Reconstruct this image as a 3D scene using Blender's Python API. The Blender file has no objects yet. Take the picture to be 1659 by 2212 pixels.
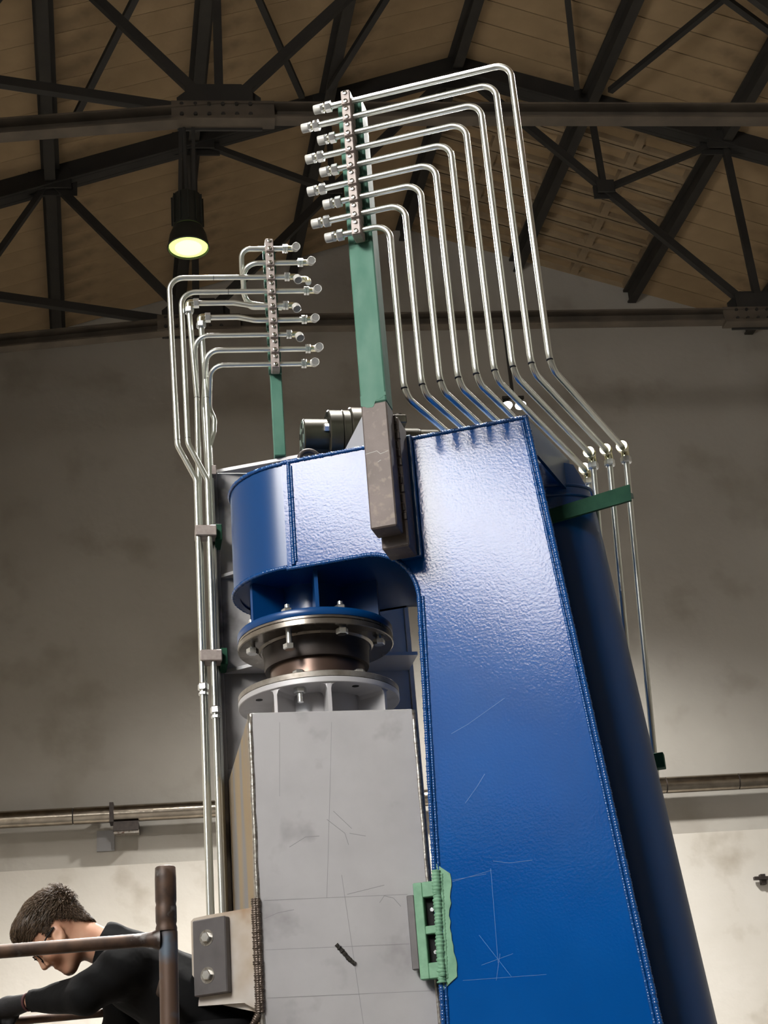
import bpy, math, random
import numpy as np
from mathutils import Matrix, Vector, noise

random.seed(7)
scn = bpy.context.scene
col = scn.collection
rad = math.radians

# ---------------------------------------------------------------- camera
IW, IH, FPX = 1659, 2212, 3320.0
PITCH, ROLL, YAW = rad(23.5), rad(4.7), rad(11.5)
CAM = Vector((0, 0, 1.6))
_fw = Vector((math.sin(YAW) * math.cos(PITCH), math.cos(YAW) * math.cos(PITCH), math.sin(PITCH)))
_rt = Vector((math.cos(YAW), -math.sin(YAW), 0))
_up = _rt.cross(_fw)
_r = _rt * math.cos(ROLL) - _up * math.sin(ROLL)
_u = _up * math.cos(ROLL) + _rt * math.sin(ROLL)
cam_data = bpy.data.cameras.new('camera')
cam = bpy.data.objects.new('camera', cam_data)
col.objects.link(cam)
cm = Matrix((_r, _u, -_fw)).transposed().to_4x4()
cm.translation = CAM
cam.matrix_world = cm
cam_data.sensor_fit = 'VERTICAL'
cam_data.sensor_height = 24.0
cam_data.lens = 24.0 * FPX / IH
cam_data.clip_start = 0.05
cam_data.clip_end = 300
scn.camera = cam

# ---------------------------------------------------------------- view, world
scn.view_settings.view_transform = 'Standard'
scn.view_settings.look = 'None'
scn.view_settings.gamma = 1.0
scn.view_settings.exposure = 0.0
scn.view_settings.use_curve_mapping = False
world = bpy.data.worlds.new('overcast_sky')
scn.world = world
world.use_nodes = True
world.node_tree.nodes['Background'].inputs[0].default_value = (0.75, 0.82, 0.9, 1)
world.node_tree.nodes['Background'].inputs[1].default_value = 0.6

WINDOW_BRIGHT = 62.0      # glow of the middle panes, set for the glare on the blue plate
WINDOW_MID = 9.0         # weaker glow of the upper panes, lets the glare fade upwards
WINDOW_DIM = 3.2          # faint glow of the lower panes, for the dimmer reflection below
LAMP_WATT = 11000
FLOOD_WATT = 6300
LAMP_COL = (1.0, 0.975, 0.93)


# ---------------------------------------------------------------- measuring on real planes
def ray(x, y):
    return (_fw + _r * ((x - IW / 2) / FPX) - _u * ((y - IH / 2) / FPX)).normalized()


def on(x, y, p0, n):
    d = ray(x, y)
    return CAM + d * ((Vector(p0) - CAM).dot(n) / d.dot(n))


def atY(x, y, Y):
    return on(x, y, (0, Y, 0), Vector((0, 1, 0)))


def atZ(x, y, Z):
    return on(x, y, (0, 0, Z), Vector((0, 0, 1)))


# blue frame axes: B1 to the right along the front plate, B2 into depth
_t = rad(25)
B1 = Vector((math.cos(_t), -math.sin(_t), 0))
B2 = Vector((math.sin(_t), math.cos(_t), 0))
B0 = Vector((0.936, 4.25, 0))


def bpt(u, dep, z):
    return B0 + B1 * u + B2 * dep + Vector((0, 0, z))


def buz(x, y, d=0.0):
    q = on(x, y, B0 - B2 * d, B2)
    return (q - B0).dot(B1), q.z


# hall axes: S along the trusses, depth along +y
_s = rad(4)
S1 = Vector((math.cos(_s), -math.sin(_s), 0))
S2 = Vector((math.sin(_s), math.cos(_s), 0))


def hpt(s, Y, z):
    return Vector((7.1, Y, 0)) + S1 * s + Vector((0, 0, z))


# swivel axis
AX = Vector((0.687, 4.65, 0))
_vh = Vector((AX.x, AX.y, 0)).normalized()


def zfront(y, r, x=705):
    pt = AX - _vh * r
    d = ray(x, y)
    s = pt.dot(_vh) / Vector((d.x, d.y, 0)).dot(_vh)
    return CAM.z + d.z * s


# ---------------------------------------------------------------- materials
def srgb(r, g, b):
    def f(c):
        c /= 255.0
        return c / 12.92 if c <= 0.04045 else ((c + 0.055) / 1.055) ** 2.4
    return (f(r), f(g), f(b), 1)


def mat(name, base, rough=0.5, metal=0.0, var=None, vscale=5.0, vdetail=3, vlo=0.35, vhi=0.7, bump=0.0, bscale=40.0,
        bdist=0.002, rvar=0.0, stretch=None, coat=0.0, spec=0.5, var2=None, v2scale=2.0, v2lo=0.55, v2hi=0.7, emit=None, estr=0.0):
    m = bpy.data.materials.new(name)
    m.use_nodes = True
    nt = m.node_tree
    N, L = nt.nodes, nt.links
    bs = N['Principled BSDF']
    bs.inputs['Base Color'].default_value = base
    bs.inputs['Roughness'].default_value = rough
    bs.inputs['Metallic'].default_value = metal
    bs.inputs['Specular IOR Level'].default_value = spec
    bs.inputs['Coat Weight'].default_value = coat
    bs.inputs['Coat Roughness'].default_value = 0.08
    tc = N.new('ShaderNodeTexCoord')
    src = tc.outputs['Object']
    if stretch:
        mp = N.new('ShaderNodeMapping')
        mp.inputs['Scale'].default_value = stretch
        L.new(src, mp.inputs['Vector'])
        src = mp.outputs['Vector']

    def ns(scale, detail):
        n = N.new('ShaderNodeTexNoise')
        n.inputs['Scale'].default_value = scale
        n.inputs['Detail'].default_value = detail
        L.new(src, n.inputs['Vector'])
        return n

    cur = None
    if var:
        n = ns(vscale, vdetail)
        rp = N.new('ShaderNodeValToRGB')
        rp.color_ramp.elements[0].position = vlo
        rp.color_ramp.elements[1].position = vhi
        rp.color_ramp.elements[0].color = base
        rp.color_ramp.elements[1].color = var
        L.new(n.outputs['Fac'], rp.inputs['Fac'])
        cur = rp.outputs['Color']
        if rvar:
            mr = N.new('ShaderNodeMapRange')
            mr.inputs['From Min'].default_value = vlo
            mr.inputs['From Max'].default_value = vhi
            mr.inputs['To Min'].default_value = rough - rvar
            mr.inputs['To Max'].default_value = rough + rvar
            L.new(n.outputs['Fac'], mr.inputs['Value'])
            L.new(mr.outputs['Result'], bs.inputs['Roughness'])
    if var2:
        n2 = ns(v2scale, 4)
        rp2 = N.new('ShaderNodeMapRange')
        rp2.inputs['From Min'].default_value = v2lo
        rp2.inputs['From Max'].default_value = v2hi
        L.new(n2.outputs['Fac'], rp2.inputs['Value'])
        mx = N.new('ShaderNodeMix')
        mx.data_type = 'RGBA'
        if cur:
            L.new(cur, mx.inputs[6])
        else:
            mx.inputs[6].default_value = base
        mx.inputs[7].default_value = var2
        L.new(rp2.outputs['Result'], mx.inputs[0])
        cur = mx.outputs[2]
    if cur:
        L.new(cur, bs.inputs['Base Color'])
    if bump:
        nb = ns(bscale, 2)
        b = N.new('ShaderNodeBump')
        b.inputs['Strength'].default_value = bump
        b.inputs['Distance'].default_value = bdist
        L.new(nb.outputs['Fac'], b.inputs['Height'])
        L.new(b.outputs['Normal'], bs.inputs['Normal'])
    if emit:
        bs.inputs['Emission Color'].default_value = emit
        bs.inputs['Emission Strength'].default_value = estr
    return m


M = {}
M['wall'] = mat('plaster_wall', srgb(176, 171, 162), 0.9, var=srgb(162, 156, 147), vscale=0.35, vdetail=5, var2=srgb(140, 132, 120),
                v2scale=0.7, v2lo=0.56, v2hi=0.85, bump=0.3, bscale=6, bdist=0.02)
M['wall_low'] = mat('plaster_low', srgb(200, 194, 185), 0.9, var=srgb(188, 181, 170), vscale=0.6, vdetail=5, var2=srgb(160, 150, 136),
                    v2scale=1.2, v2lo=0.58, v2hi=0.85, bump=0.3, bscale=6, bdist=0.02)
M['floor'] = mat('concrete_floor', srgb(72, 70, 67), 0.7, var=srgb(58, 56, 53), vscale=1.2, bump=0.2, bscale=20)
M['roof'] = mat('roof_plank', srgb(156, 132, 100), 0.9, var=srgb(140, 118, 88), vscale=1.3, vdetail=4, var2=srgb(96, 78, 56), v2scale=0.8,
                v2lo=0.58, v2hi=0.75, bump=0.3, bscale=12, bdist=0.01)
M['coffer'] = mat('coffer_concrete', srgb(150, 130, 102), 0.9, var=srgb(128, 110, 86), vscale=2.5, bump=0.3, bscale=15, bdist=0.01)
M['truss'] = mat('dark_truss_paint', srgb(40, 37, 33), 0.75, var=srgb(30, 28, 25), vscale=2.0, bump=0.2, bscale=20)
M['purlin'] = mat('purlin_paint', srgb(46, 42, 36), 0.8, var=srgb(36, 33, 29), vscale=2.0)
M['chord'] = mat('chord_paint', srgb(86, 76, 64), 0.8, var=srgb(66, 58, 49), vscale=2.0, bump=0.2, bscale=20)
M['zinc'] = mat('zinc_tube', srgb(214, 215, 207), 0.32, 1.0)
M['zincdark'] = mat('zinc_tube_dark', srgb(150, 156, 160), 0.22, 1.0)
M['nut'] = mat('plated_nut', srgb(226, 228, 230), 0.24, 0.9, var=srgb(206, 206, 200), vscale=60)
M['brass'] = mat('yellow_zinc', srgb(206, 198, 160), 0.25, 1.0, var=srgb(216, 214, 196), vscale=50)
M['mark'] = mat('marker_line', srgb(24, 26, 30), 0.6)
M['cap'] = mat('plastic_cap', srgb(186, 184, 178), 0.35, 0.0, coat=0.3)
M['capin'] = mat('plastic_cap_face', srgb(138, 136, 132), 0.45)
M['clamp'] = mat('grey_clamp', srgb(164, 152, 146), 0.5, 0.1, var=srgb(146, 134, 128), vscale=60)
M['clampbolt'] = mat('clamp_bolt', srgb(190, 186, 178), 0.25, 1.0)
M['green'] = mat('green_primer', srgb(88, 126, 110), 0.55, var=srgb(70, 110, 94), vscale=14, rvar=0.08, bump=0.5, bscale=22, bdist=0.003, stretch=(1, 1, 0.5),
                 spec=0.12)
M['greendark'] = mat('green_primer_deep', srgb(28, 66, 50), 0.7, spec=0.15, var=srgb(40, 80, 60), vscale=18, bump=0.2, bscale=40)
M['greenlite'] = mat('green_primer_pale', srgb(112, 156, 126), 0.6, var=srgb(94, 138, 110), vscale=30, bump=0.5, bscale=90)
M['darksteel'] = mat('mill_scale_steel', srgb(104, 94, 90), 0.6, 0.35, var=srgb(86, 78, 74), vscale=8, var2=srgb(120, 108, 100), v2scale=40, bump=0.2, bscale=200)
M['blacksteel'] = mat('black_steel', srgb(66, 58, 54), 0.5, 0.5, var=srgb(52, 46, 43), vscale=12, bump=0.2, bscale=60)
M['blue'] = mat('blue_gloss_paint', srgb(0, 66, 134), 0.13, 0.0, var=srgb(4, 72, 141), vscale=3, bump=0.13, bscale=130, bdist=0.002, spec=0.20)
M['blueflat'] = mat('blue_paint_smooth', srgb(2, 58, 112), 0.28, 0.0, var=srgb(5, 62, 118), vscale=2, bump=0.02, bscale=60, spec=0.5)
M['weldblue'] = mat('blue_weld', srgb(8, 66, 126), 0.16, 0.0, spec=0.6)
M['rawsteel'] = mat('raw_grey_steel', srgb(190, 188, 189), 0.52, 0.25, var=srgb(174, 172, 173), vscale=4.5, vdetail=5, var2=srgb(134, 130, 130), v2scale=7, v2lo=0.6,
                    v2hi=0.85, bump=0.06, bscale=30, rvar=0.06)
M['rawsteel2'] = mat('raw_steel_darker', srgb(178, 175, 173), 0.55, 0.2, var=srgb(152, 149, 147), vscale=6, vdetail=5, var2=srgb(96, 92, 90), v2scale=5, bump=0.06, bscale=30)  # slightly darker grey than the column steel, with dark blotches
M['weldsteel'] = mat('steel_weld', srgb(176, 172, 164), 0.3, 0.8, var=srgb(120, 112, 104), vscale=90, bump=0.4, bscale=150)
M['weldburn'] = mat('burnt_weld', srgb(120, 108, 98), 0.35, 0.7, var=srgb(70, 58, 50), vscale=120, bump=0.5, bscale=150)
M['ochre'] = mat('tan_stained_steel', srgb(150, 128, 96), 0.6, 0.15, var=srgb(126, 124, 124), vscale=9, vlo=0.45, vhi=0.6, stretch=(1, 1, 0.12))
M['bracketsteel'] = mat('bright_plate', srgb(206, 200, 194), 0.4, 0.4, var=srgb(176, 160, 140), vscale=9, var2=srgb(150, 110, 66), v2scale=4, v2lo=0.62, v2hi=0.75)
M['pad'] = mat('dark_pad', srgb(92, 88, 88), 0.45, 0.2, var=srgb(80, 76, 76), vscale=20)
M['burn'] = mat('burn_mark', srgb(26, 24, 22), 0.8, var=srgb(60, 54, 46), vscale=60, bump=0.5, bscale=120)
M['scribe'] = mat('scribed_line', srgb(142, 140, 141), 0.6)
M['scratch'] = mat('paint_scratch', srgb(52, 100, 158), 0.5)
M['machined'] = mat('machined_steel', srgb(158, 150, 140), 0.3, 0.85, var=srgb(96, 88, 80), vscale=7, vlo=0.4, vhi=0.7, rvar=0.06, bump=0.05, bscale=80)
M['brownsteel'] = mat('browned_steel', srgb(112, 92, 82), 0.32, 0.7, var=srgb(84, 68, 60), vscale=6)
M['plategrey'] = mat('flange_grey', srgb(150, 144, 136), 0.45, 0.6, var=srgb(120, 112, 102), vscale=30, var2=srgb(80, 60, 48), v2scale=9, v2lo=0.62, v2hi=0.7)
M['motor'] = mat('motor_steel', srgb(70, 67, 57), 0.33, 0.7, var=srgb(56, 53, 45), vscale=10)
M['motorface'] = mat('motor_face', srgb(150, 162, 152), 0.3, 0.6)
M['black'] = mat('matte_black', srgb(12, 12, 13), 0.6, spec=0.2)
M['duct'] = mat('foil_duct', srgb(168, 158, 144), 0.24, 1.0, var=srgb(140, 130, 118), vscale=6, bump=0.15, bscale=9, bdist=0.02)
M['rust'] = mat('rusty_scaffold', srgb(90, 68, 54), 0.5, 0.35, var=srgb(46, 36, 31), vscale=22, var2=srgb(104, 100, 98), v2scale=22, v2lo=0.64, v2hi=0.72, bump=0.35, bscale=40)
M['rustblue'] = mat('blue_worn_tube', srgb(82, 92, 104), 0.5, 0.3, var=srgb(86, 66, 54), vscale=9, vlo=0.45, vhi=0.55, bump=0.3, bscale=40)
M['wood'] = mat('deck_wood', srgb(120, 98, 70), 0.8, var=srgb(96, 76, 52), vscale=3, stretch=(1, 8, 8), bump=0.2, bscale=30)
M['skin'] = mat('skin', srgb(202, 156, 128), 0.5, var=srgb(186, 132, 106), vscale=18, bump=0.05, bscale=200)
M['hair'] = mat('brown_hair', srgb(66, 50, 36), 0.5, var=srgb(40, 31, 23), vscale=70, bump=0.3, bscale=110, bdist=0.002)
M['hairstrand'] = mat('hair_strand', srgb(98, 78, 58), 0.5, var=srgb(66, 52, 38), vscale=160)
M['shirt'] = mat('black_shirt', srgb(7, 7, 8), 0.85, var=srgb(4, 4, 5), vscale=30, spec=0.2, bump=0.4, bscale=22, bdist=0.01)
M['glove'] = mat('dark_glove', srgb(24, 23, 24), 0.7, spec=0.25, bump=0.4, bscale=120)
M['glovecuff'] = mat('maroon_cuff', srgb(70, 34, 36), 0.8)
M['trouser'] = mat('work_trousers', srgb(10, 10, 12), 0.85, spec=0.2, bump=0.2, bscale=80)
M['lampbody'] = mat('lamp_housing', srgb(40, 42, 38), 0.5, 0.4)
M['lampglow'] = mat('lamp_glass', srgb(230, 240, 180), 0.3, emit=(0.70, 1.0, 0.22, 1), estr=1.35)
M['lampcore'] = mat('lamp_core', srgb(255, 240, 220), 0.3, emit=(1.0, 0.84, 0.60, 1), estr=1.0)
M['floodlens'] = mat('flood_lens', srgb(255, 250, 240), 0.3, emit=(1.0, 0.97, 0.92, 1), estr=14.0)
M['frame'] = mat('window_frame_paint', srgb(110, 112, 110), 0.6)
M['daylight'] = mat('daylit_glass', srgb(220, 225, 230), 0.3, emit=(1.0, 0.965, 0.92, 1), estr=WINDOW_BRIGHT)
M['daymid'] = mat('pane_glow_mid', srgb(205, 208, 205), 0.5, emit=(0.9, 0.95, 1.0, 1), estr=WINDOW_MID)
M['daylow'] = mat('pane_glow_dim', srgb(200, 200, 195), 0.5, emit=(0.80, 0.90, 1.0, 1), estr=WINDOW_DIM)

# ---------------------------------------------------------------- mesh helpers
WM = {}


class MB:
    def __init__(self):
        self.v, self.f = [], []

    def add(self, vs, fs):
        n = len(self.v)
        self.v += [Vector(p) for p in vs]
        self.f += [tuple(i + n for i in f) for f in fs]
        return self

    def hexa(self, p):
        return self.add(p, [(0, 3, 2, 1), (4, 5, 6, 7), (0, 1, 5, 4), (1, 2, 6, 5), (2, 3, 7, 6), (3, 0, 4, 7)])

    def obox(self, c, ax, ay, az, bev=0.0):
        """box from a centre and three half-extent vectors; bev chamfers the edges"""
        c, ax, ay, az = Vector(c), Vector(ax), Vector(ay), Vector(az)
        if bev <= 0:
            return self.hexa([c - ax - ay - az, c + ax - ay - az, c + ax + ay - az, c - ax + ay - az,
                              c - ax - ay + az, c + ax - ay + az, c + ax + ay + az, c - ax + ay + az])
        X, Y, Z = ax.normalized() * bev, ay.normalized() * bev, az.normalized() * bev
        vs, key = [], {}
        for sx in (-1, 1):
            for sy in (-1, 1):
                for sz in (-1, 1):
                    p = c + ax * sx + ay * sy + az * sz
                    key[sx, sy, sz, 0] = len(vs); vs.append(p - Y * sy - Z * sz)
                    key[sx, sy, sz, 1] = len(vs); vs.append(p - X * sx - Z * sz)
                    key[sx, sy, sz, 2] = len(vs); vs.append(p - X * sx - Y * sy)
        fs = []
        sq = [(-1, -1), (1, -1), (1, 1), (-1, 1)]
        for s in (-1, 1):
            a = [key[s, y, z, 0] for y, z in sq]
            b = [key[x, s, z, 1] for x, z in sq]
            d = [key[x, y, s, 2] for x, y in sq]
            fs += [tuple(a if s > 0 else a[::-1]), tuple(b[::-1] if s > 0 else b), tuple(d if s > 0 else d[::-1])]
        for s in (-1, 1):
            for q in (-1, 1):
                fs.append((key[-1, s, q, 1], key[1, s, q, 1], key[1, s, q, 2], key[-1, s, q, 2]))
                fs.append((key[s, -1, q, 0], key[s, 1, q, 0], key[s, 1, q, 2], key[s, -1, q, 2]))
                fs.append((key[s, q, -1, 0], key[s, q, 1, 0], key[s, q, 1, 1], key[s, q, -1, 1]))
        for sx in (-1, 1):
            for sy in (-1, 1):
                for sz in (-1, 1):
                    fs.append((key[sx, sy, sz, 0], key[sx, sy, sz, 1], key[sx, sy, sz, 2]))
        return self.add(vs, fs)

    def bar(self, p0, p1, w, h, up=(0, 0, 1)):
        p0, p1 = Vector(p0), Vector(p1)
        d = (p1 - p0)
        L = d.length
        d.normalize()
        s = d.cross(Vector(up))
        if s.length < 1e-4:
            s = d.cross(Vector((0, 1, 0)))
        s.normalize()
        u = s.cross(d)
        return self.obox((p0 + p1) / 2, d * L / 2, s * w / 2, u * h / 2)

    def prism(self, poly, ext):
        """extrude a planar polygon (list of points) by a vector"""
        n = len(poly)
        ext = Vector(ext)
        vs = [Vector(p) for p in poly] + [Vector(p) + ext for p in poly]
        fs = [tuple(range(n))[::-1], tuple(range(n, 2 * n))]
        fs += [(i, (i + 1) % n, n + (i + 1) % n, n + i) for i in range(n)]
        return self.add(vs, fs)

    def tube(self, path, r, seg=14, cap=True, rf=None):
        path = [Vector(p) for p in path]
        n = len(path)
        tang = []
        for i in range(n):
            t = path[min(i + 1, n - 1)] - path[max(i - 1, 0)]
            tang.append(t.normalized())
        a = tang[0].orthogonal().normalized()
        base = len(self.v)
        for i in range(n):
            t = tang[i]
            a = (a - t * a.dot(t)).normalized()
            b = t.cross(a)
            rr = rf(i) if rf else r
            for k in range(seg):
                th = 2 * math.pi * k / seg
                self.v.append(path[i] + (a * math.cos(th) + b * math.sin(th)) * rr)
        for i in range(n - 1):
            for k in range(seg):
                k2 = (k + 1) % seg
                self.f.append((base + i * seg + k, base + i * seg + k2, base + (i + 1) * seg + k2, base + (i + 1) * seg + k))
        if cap:
            self.f.append(tuple(base + k for k in range(seg))[::-1])
            self.f.append(tuple(base + (n - 1) * seg + k for k in range(seg)))
        return self

    def cyl(self, p0, p1, r, seg=24, r1=None):
        return self.tube([p0, p1], r, seg, True, (lambda i: r if i == 0 else (r if r1 is None else r1)))

    def lathe(self, c, axis, prof, seg=48, a0=0.0, a1=2 * math.pi, xdir=None):
        """revolve (radius, height) profile round axis at c"""
        axis = Vector(axis).normalized()
        x = Vector(xdir) if xdir else axis.orthogonal()
        x = (x - axis * x.dot(axis)).normalized()
        y = axis.cross(x)
        full = abs(a1 - a0 - 2 * math.pi) < 1e-6
        m = seg if full else seg + 1
        base = len(self.v)
        n = len(prof)
        for k in range(m):
            th = a0 + (a1 - a0) * k / seg
            d = x * math.cos(th) + y * math.sin(th)
            for (r, h) in prof:
                self.v.append(Vector(c) + d * r + axis * h)
        for k in range(seg):
            k2 = (k + 1) % m
            for i in range(n - 1):
                self.f.append((base + k * n + i, base + k2 * n + i, base + k2 * n + i + 1, base + k * n + i + 1))
        return self

    def mesh(self, name, m, smooth=False, inv=None, auto=None):
        me = bpy.data.meshes.new(name)
        vs = [inv @ p for p in self.v] if inv else self.v
        me.from_pydata([tuple(p) for p in vs], [], self.f)
        me.validate()
        fix_normals(me)
        me.materials.append(M[m] if isinstance(m, str) else m)
        if smooth:
            me.polygons.foreach_set('use_smooth', [True] * len(me.polygons))
            if auto:
                me.set_sharp_from_angle(angle=rad(auto))
        return me

    def build(self, name, m, parent=None, smooth=False, auto=35, loc=None):
        if parent is None:
            if loc is None:
                xs = [p.x for p in self.v]; ys = [p.y for p in self.v]; zs = [p.z for p in self.v]
                loc = Vector(((min(xs) + max(xs)) / 2, (min(ys) + max(ys)) / 2, min(zs)))
            W = Matrix.Translation(loc)
        else:
            W = WM[parent]
        me = self.mesh(name, m, smooth, W.inverted(), auto)
        o = bpy.data.objects.new(name, me)
        col.objects.link(o)
        if parent is None:
            o.matrix_world = W
        else:
            o.parent = parent
        WM[o] = W.copy()
        return o


def fix_normals(me):
    import bmesh
    bm = bmesh.new()
    bm.from_mesh(me)
    bmesh.ops.recalc_face_normals(bm, faces=bm.faces)
    bm.to_mesh(me)
    bm.free()


def inst(me, name, W, parent=None):
    o = bpy.data.objects.new(name, me)
    col.objects.link(o)
    if parent is not None:
        o.parent = parent
        o.matrix_local = WM[parent].inverted() @ W
    else:
        o.matrix_world = W
    WM[o] = W.copy()
    return o


def frame_m(c, x, y, z):
    m = Matrix((Vector(x), Vector(y), Vector(z))).transposed().to_4x4()
    m.translation = Vector(c)
    return m


def tag(o, label, cat, group=None):
    o['label'] = label
    o['category'] = cat
    if group:
        o['group'] = group
    return o


def thing(name, loc, label, cat, group=None):
    o = bpy.data.objects.new(name, None)
    o.empty_display_size = 0.1
    col.objects.link(o)
    o.location = Vector(loc)
    WM[o] = Matrix.Translation(Vector(loc))
    return tag(o, label, cat, group)


def structure(o):
    o['kind'] = 'structure'
    return o


def fillet(pts, r, n=8):
    pts = [Vector(p) for p in pts]
    out = [pts[0]]
    for i in range(1, len(pts) - 1):
        p = pts[i]
        a = (pts[i - 1] - p); b = (pts[i + 1] - p)
        la, lb = a.length, b.length
        a.normalize(); b.normalize()
        ang = a.angle(b)
        if ang > 3.1:
            out.append(p)
            continue
        rr = r[i - 1] if isinstance(r, (list, tuple)) else r
        d = min(rr / math.tan(ang / 2), la * 0.49, lb * 0.49)
        rr = d * math.tan(ang / 2)
        c = p + (a + b).normalized() * (rr / math.sin(ang / 2))
        v0 = (p + a * d - c); v1 = (p + b * d - c)
        tot = v0.angle(v1)
        axis = v0.cross(v1).normalized()
        for k in range(n + 1):
            out.append(c + Matrix.Rotation(tot * k / n, 3, axis) @ v0)
    out.append(pts[-1])
    return out


def resample(path, step):
    path = [Vector(p) for p in path]
    out = [path[0]]
    acc = 0.0
    for a, b in zip(path, path[1:]):
        L = (b - a).length
        t = step - acc
        while t < L:
            out.append(a.lerp(b, t / L))
            t += step
        acc = (acc + L) % step if L > 0 else acc
    out.append(path[-1])
    return out


def bead(mb, path, r, step=0.0075, amp=0.28, seg=8, seed=0):
    """rippled weld bead: overlapping rounded lumps along a path"""
    pts = resample(path, step / 3)
    rnd = random.Random(seed)
    lum = [1 + amp * rnd.uniform(-.35, .45) for _ in range(len(pts) // 3 + 2)]
    rs = [r * lum[i // 3] * (1.0, 1.06, 1 - amp * .55)[i % 3] for i in range(len(pts))]
    mb.tube(pts, r, seg, True, lambda i: rs[i])


def hexhead(r, h):
    b = MB()
    pts = [Vector((r * math.cos(k * math.pi / 3), r * math.sin(k * math.pi / 3), 0)) for k in range(6)]
    b.prism(pts, (0, 0, h * 0.82))
    top = [p * 0.86 + Vector((0, 0, h)) for p in pts]
    n = len(b.v)
    b.add([p + Vector((0, 0, h * 0.82)) for p in pts] + top, [(i, (i + 1) % 6, 6 + (i + 1) % 6, 6 + i) for i in range(6)] + [tuple(range(6, 12))])
    return b


Z = Vector((0, 0, 1))
XV = Vector((1, 0, 0))
YV = Vector((0, 1, 0))

# ================================================================ THE HALL
ZEAVE, HALF = 17.83, 13.2


def zroof(s):
    return 22.28 - 0.337 * abs(s)


YB, YA, YW, YREAR = 24.0, 18.0, 30.0, -26.0

f = MB().hexa([hpt(-HALF, YREAR, -0.2), hpt(HALF, YREAR, -0.2), hpt(HALF, YW + 0.4, -0.2), hpt(-HALF, YW + 0.4, -0.2),
               hpt(-HALF, YREAR, 0), hpt(HALF, YREAR, 0), hpt(HALF, YW + 0.4, 0), hpt(-HALF, YW + 0.4, 0)])
structure(f.build('floor', 'floor'))
# far gable wall
zb = 7.62
w = MB().prism([hpt(-HALF, YW, zb), hpt(HALF, YW, zb), hpt(HALF, YW, zroof(HALF) + .1), hpt(0, YW, zroof(0) + .1), hpt(-HALF, YW, zroof(HALF) + .1)], S2 * 0.35)
wf = structure(w.build('wall_far', 'wall'))
low = MB().prism([hpt(-HALF, YW, 0), hpt(HALF, YW, 0), hpt(HALF, YW, zb), hpt(-HALF, YW, zb)], S2 * 0.35)
low.build('painted_dado', 'wall_low', wf)
# rear gable wall
w = MB().prism([hpt(-HALF, YREAR, 0), hpt(HALF, YREAR, 0), hpt(HALF, YREAR, zroof(HALF) + .1), hpt(0, YREAR, zroof(0) + .1), hpt(-HALF, YREAR, zroof(HALF) + .1)], -S2 * 0.35)
structure(w.build('wall_rear', 'wall'))
# right wall
w = MB().hexa([hpt(HALF, YREAR, 0), hpt(HALF + .3, YREAR, 0), hpt(HALF + .3, YW, 0), hpt(HALF, YW, 0),
               hpt(HALF, YREAR, ZEAVE), hpt(HALF + .3, YREAR, ZEAVE), hpt(HALF + .3, YW, ZEAVE), hpt(HALF, YW, ZEAVE)])
structure(w.build('wall_right', 'wall'))
# left wall; its unseen window is added for the glare on the blue plate
WINZ0, WINZM, WINZH, WINZ1 = 4.9, 7.75, 10.0, 12.6
WINS = [(-9.6, -1.2)]


def lw(y0, y1, z0, z1):
    return [hpt(-HALF - .3, y0, z0), hpt(-HALF, y0, z0), hpt(-HALF, y1, z0), hpt(-HALF - .3, y1, z0),
            hpt(-HALF - .3, y0, z1), hpt(-HALF, y0, z1), hpt(-HALF, y1, z1), hpt(-HALF - .3, y1, z1)]


w = MB().hexa(lw(YREAR, YW, 0, WINZ0)).hexa(lw(YREAR, YW, WINZ1, ZEAVE))
ys = YREAR
for (a, b) in WINS:
    w.hexa(lw(ys, a, WINZ0, WINZ1))
    ys = b
w.hexa(lw(ys, YW, WINZ0, WINZ1))
structure(w.build('wall_left', 'wall'))
for i, (a, b) in enumerate(WINS):
    fr = MB()
    for yy in np.linspace(a, b, 5):
        fr.hexa([p + XV * .0 for p in lw(yy - .025, yy + .025, WINZ0, WINZ1)])
    for zz in (WINZ0, WINZM, WINZH, WINZ1):
        fr.hexa([p + XV * .0 for p in lw(a, b, zz - .025, zz + .025)])
    wo = structure(fr.build('window_%d' % (i + 1), 'frame'))
    for k in range(4):
        y0, y1 = a + (b - a) * k / 4 + .02, a + (b - a) * (k + 1) / 4 - .02
        for (z0, z1, mm) in ((WINZ0 + .02, WINZM - .02, 'daylow'), (WINZM + .02, WINZH - .02, 'daylight'), (WINZH + .02, WINZ1 - .02, 'daymid')):
            q = [hpt(-HALF - .15, y0, z0), hpt(-HALF - .14, y0, z0), hpt(-HALF - .14, y1, z0), hpt(-HALF - .15, y1, z0),
                 hpt(-HALF - .15, y0, z1), hpt(-HALF - .14, y0, z1), hpt(-HALF - .14, y1, z1), hpt(-HALF - .15, y1, z1)]
            MB().hexa(q).build('pane', mm, wo)

# ceiling: two roof slopes carrying planks, coffered panels and purlins
c = MB()
for sg in (-1, 1):
    a, b = (0, HALF + .3)
    q = [hpt(sg * a, YREAR, zroof(a) + .12), hpt(sg * b, YREAR, zroof(b) + .12), hpt(sg * b, YW + .4, zroof(b) + .12), hpt(sg * a, YW + .4, zroof(a) + .12)]
    c.hexa(q + [p + Z * .15 for p in q])
ceil = structure(c.build('ceiling', 'roof'))
PS = [0, 2.65, 5.3, 8.0, 10.6, 13.2]
PW = 0.6


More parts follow.
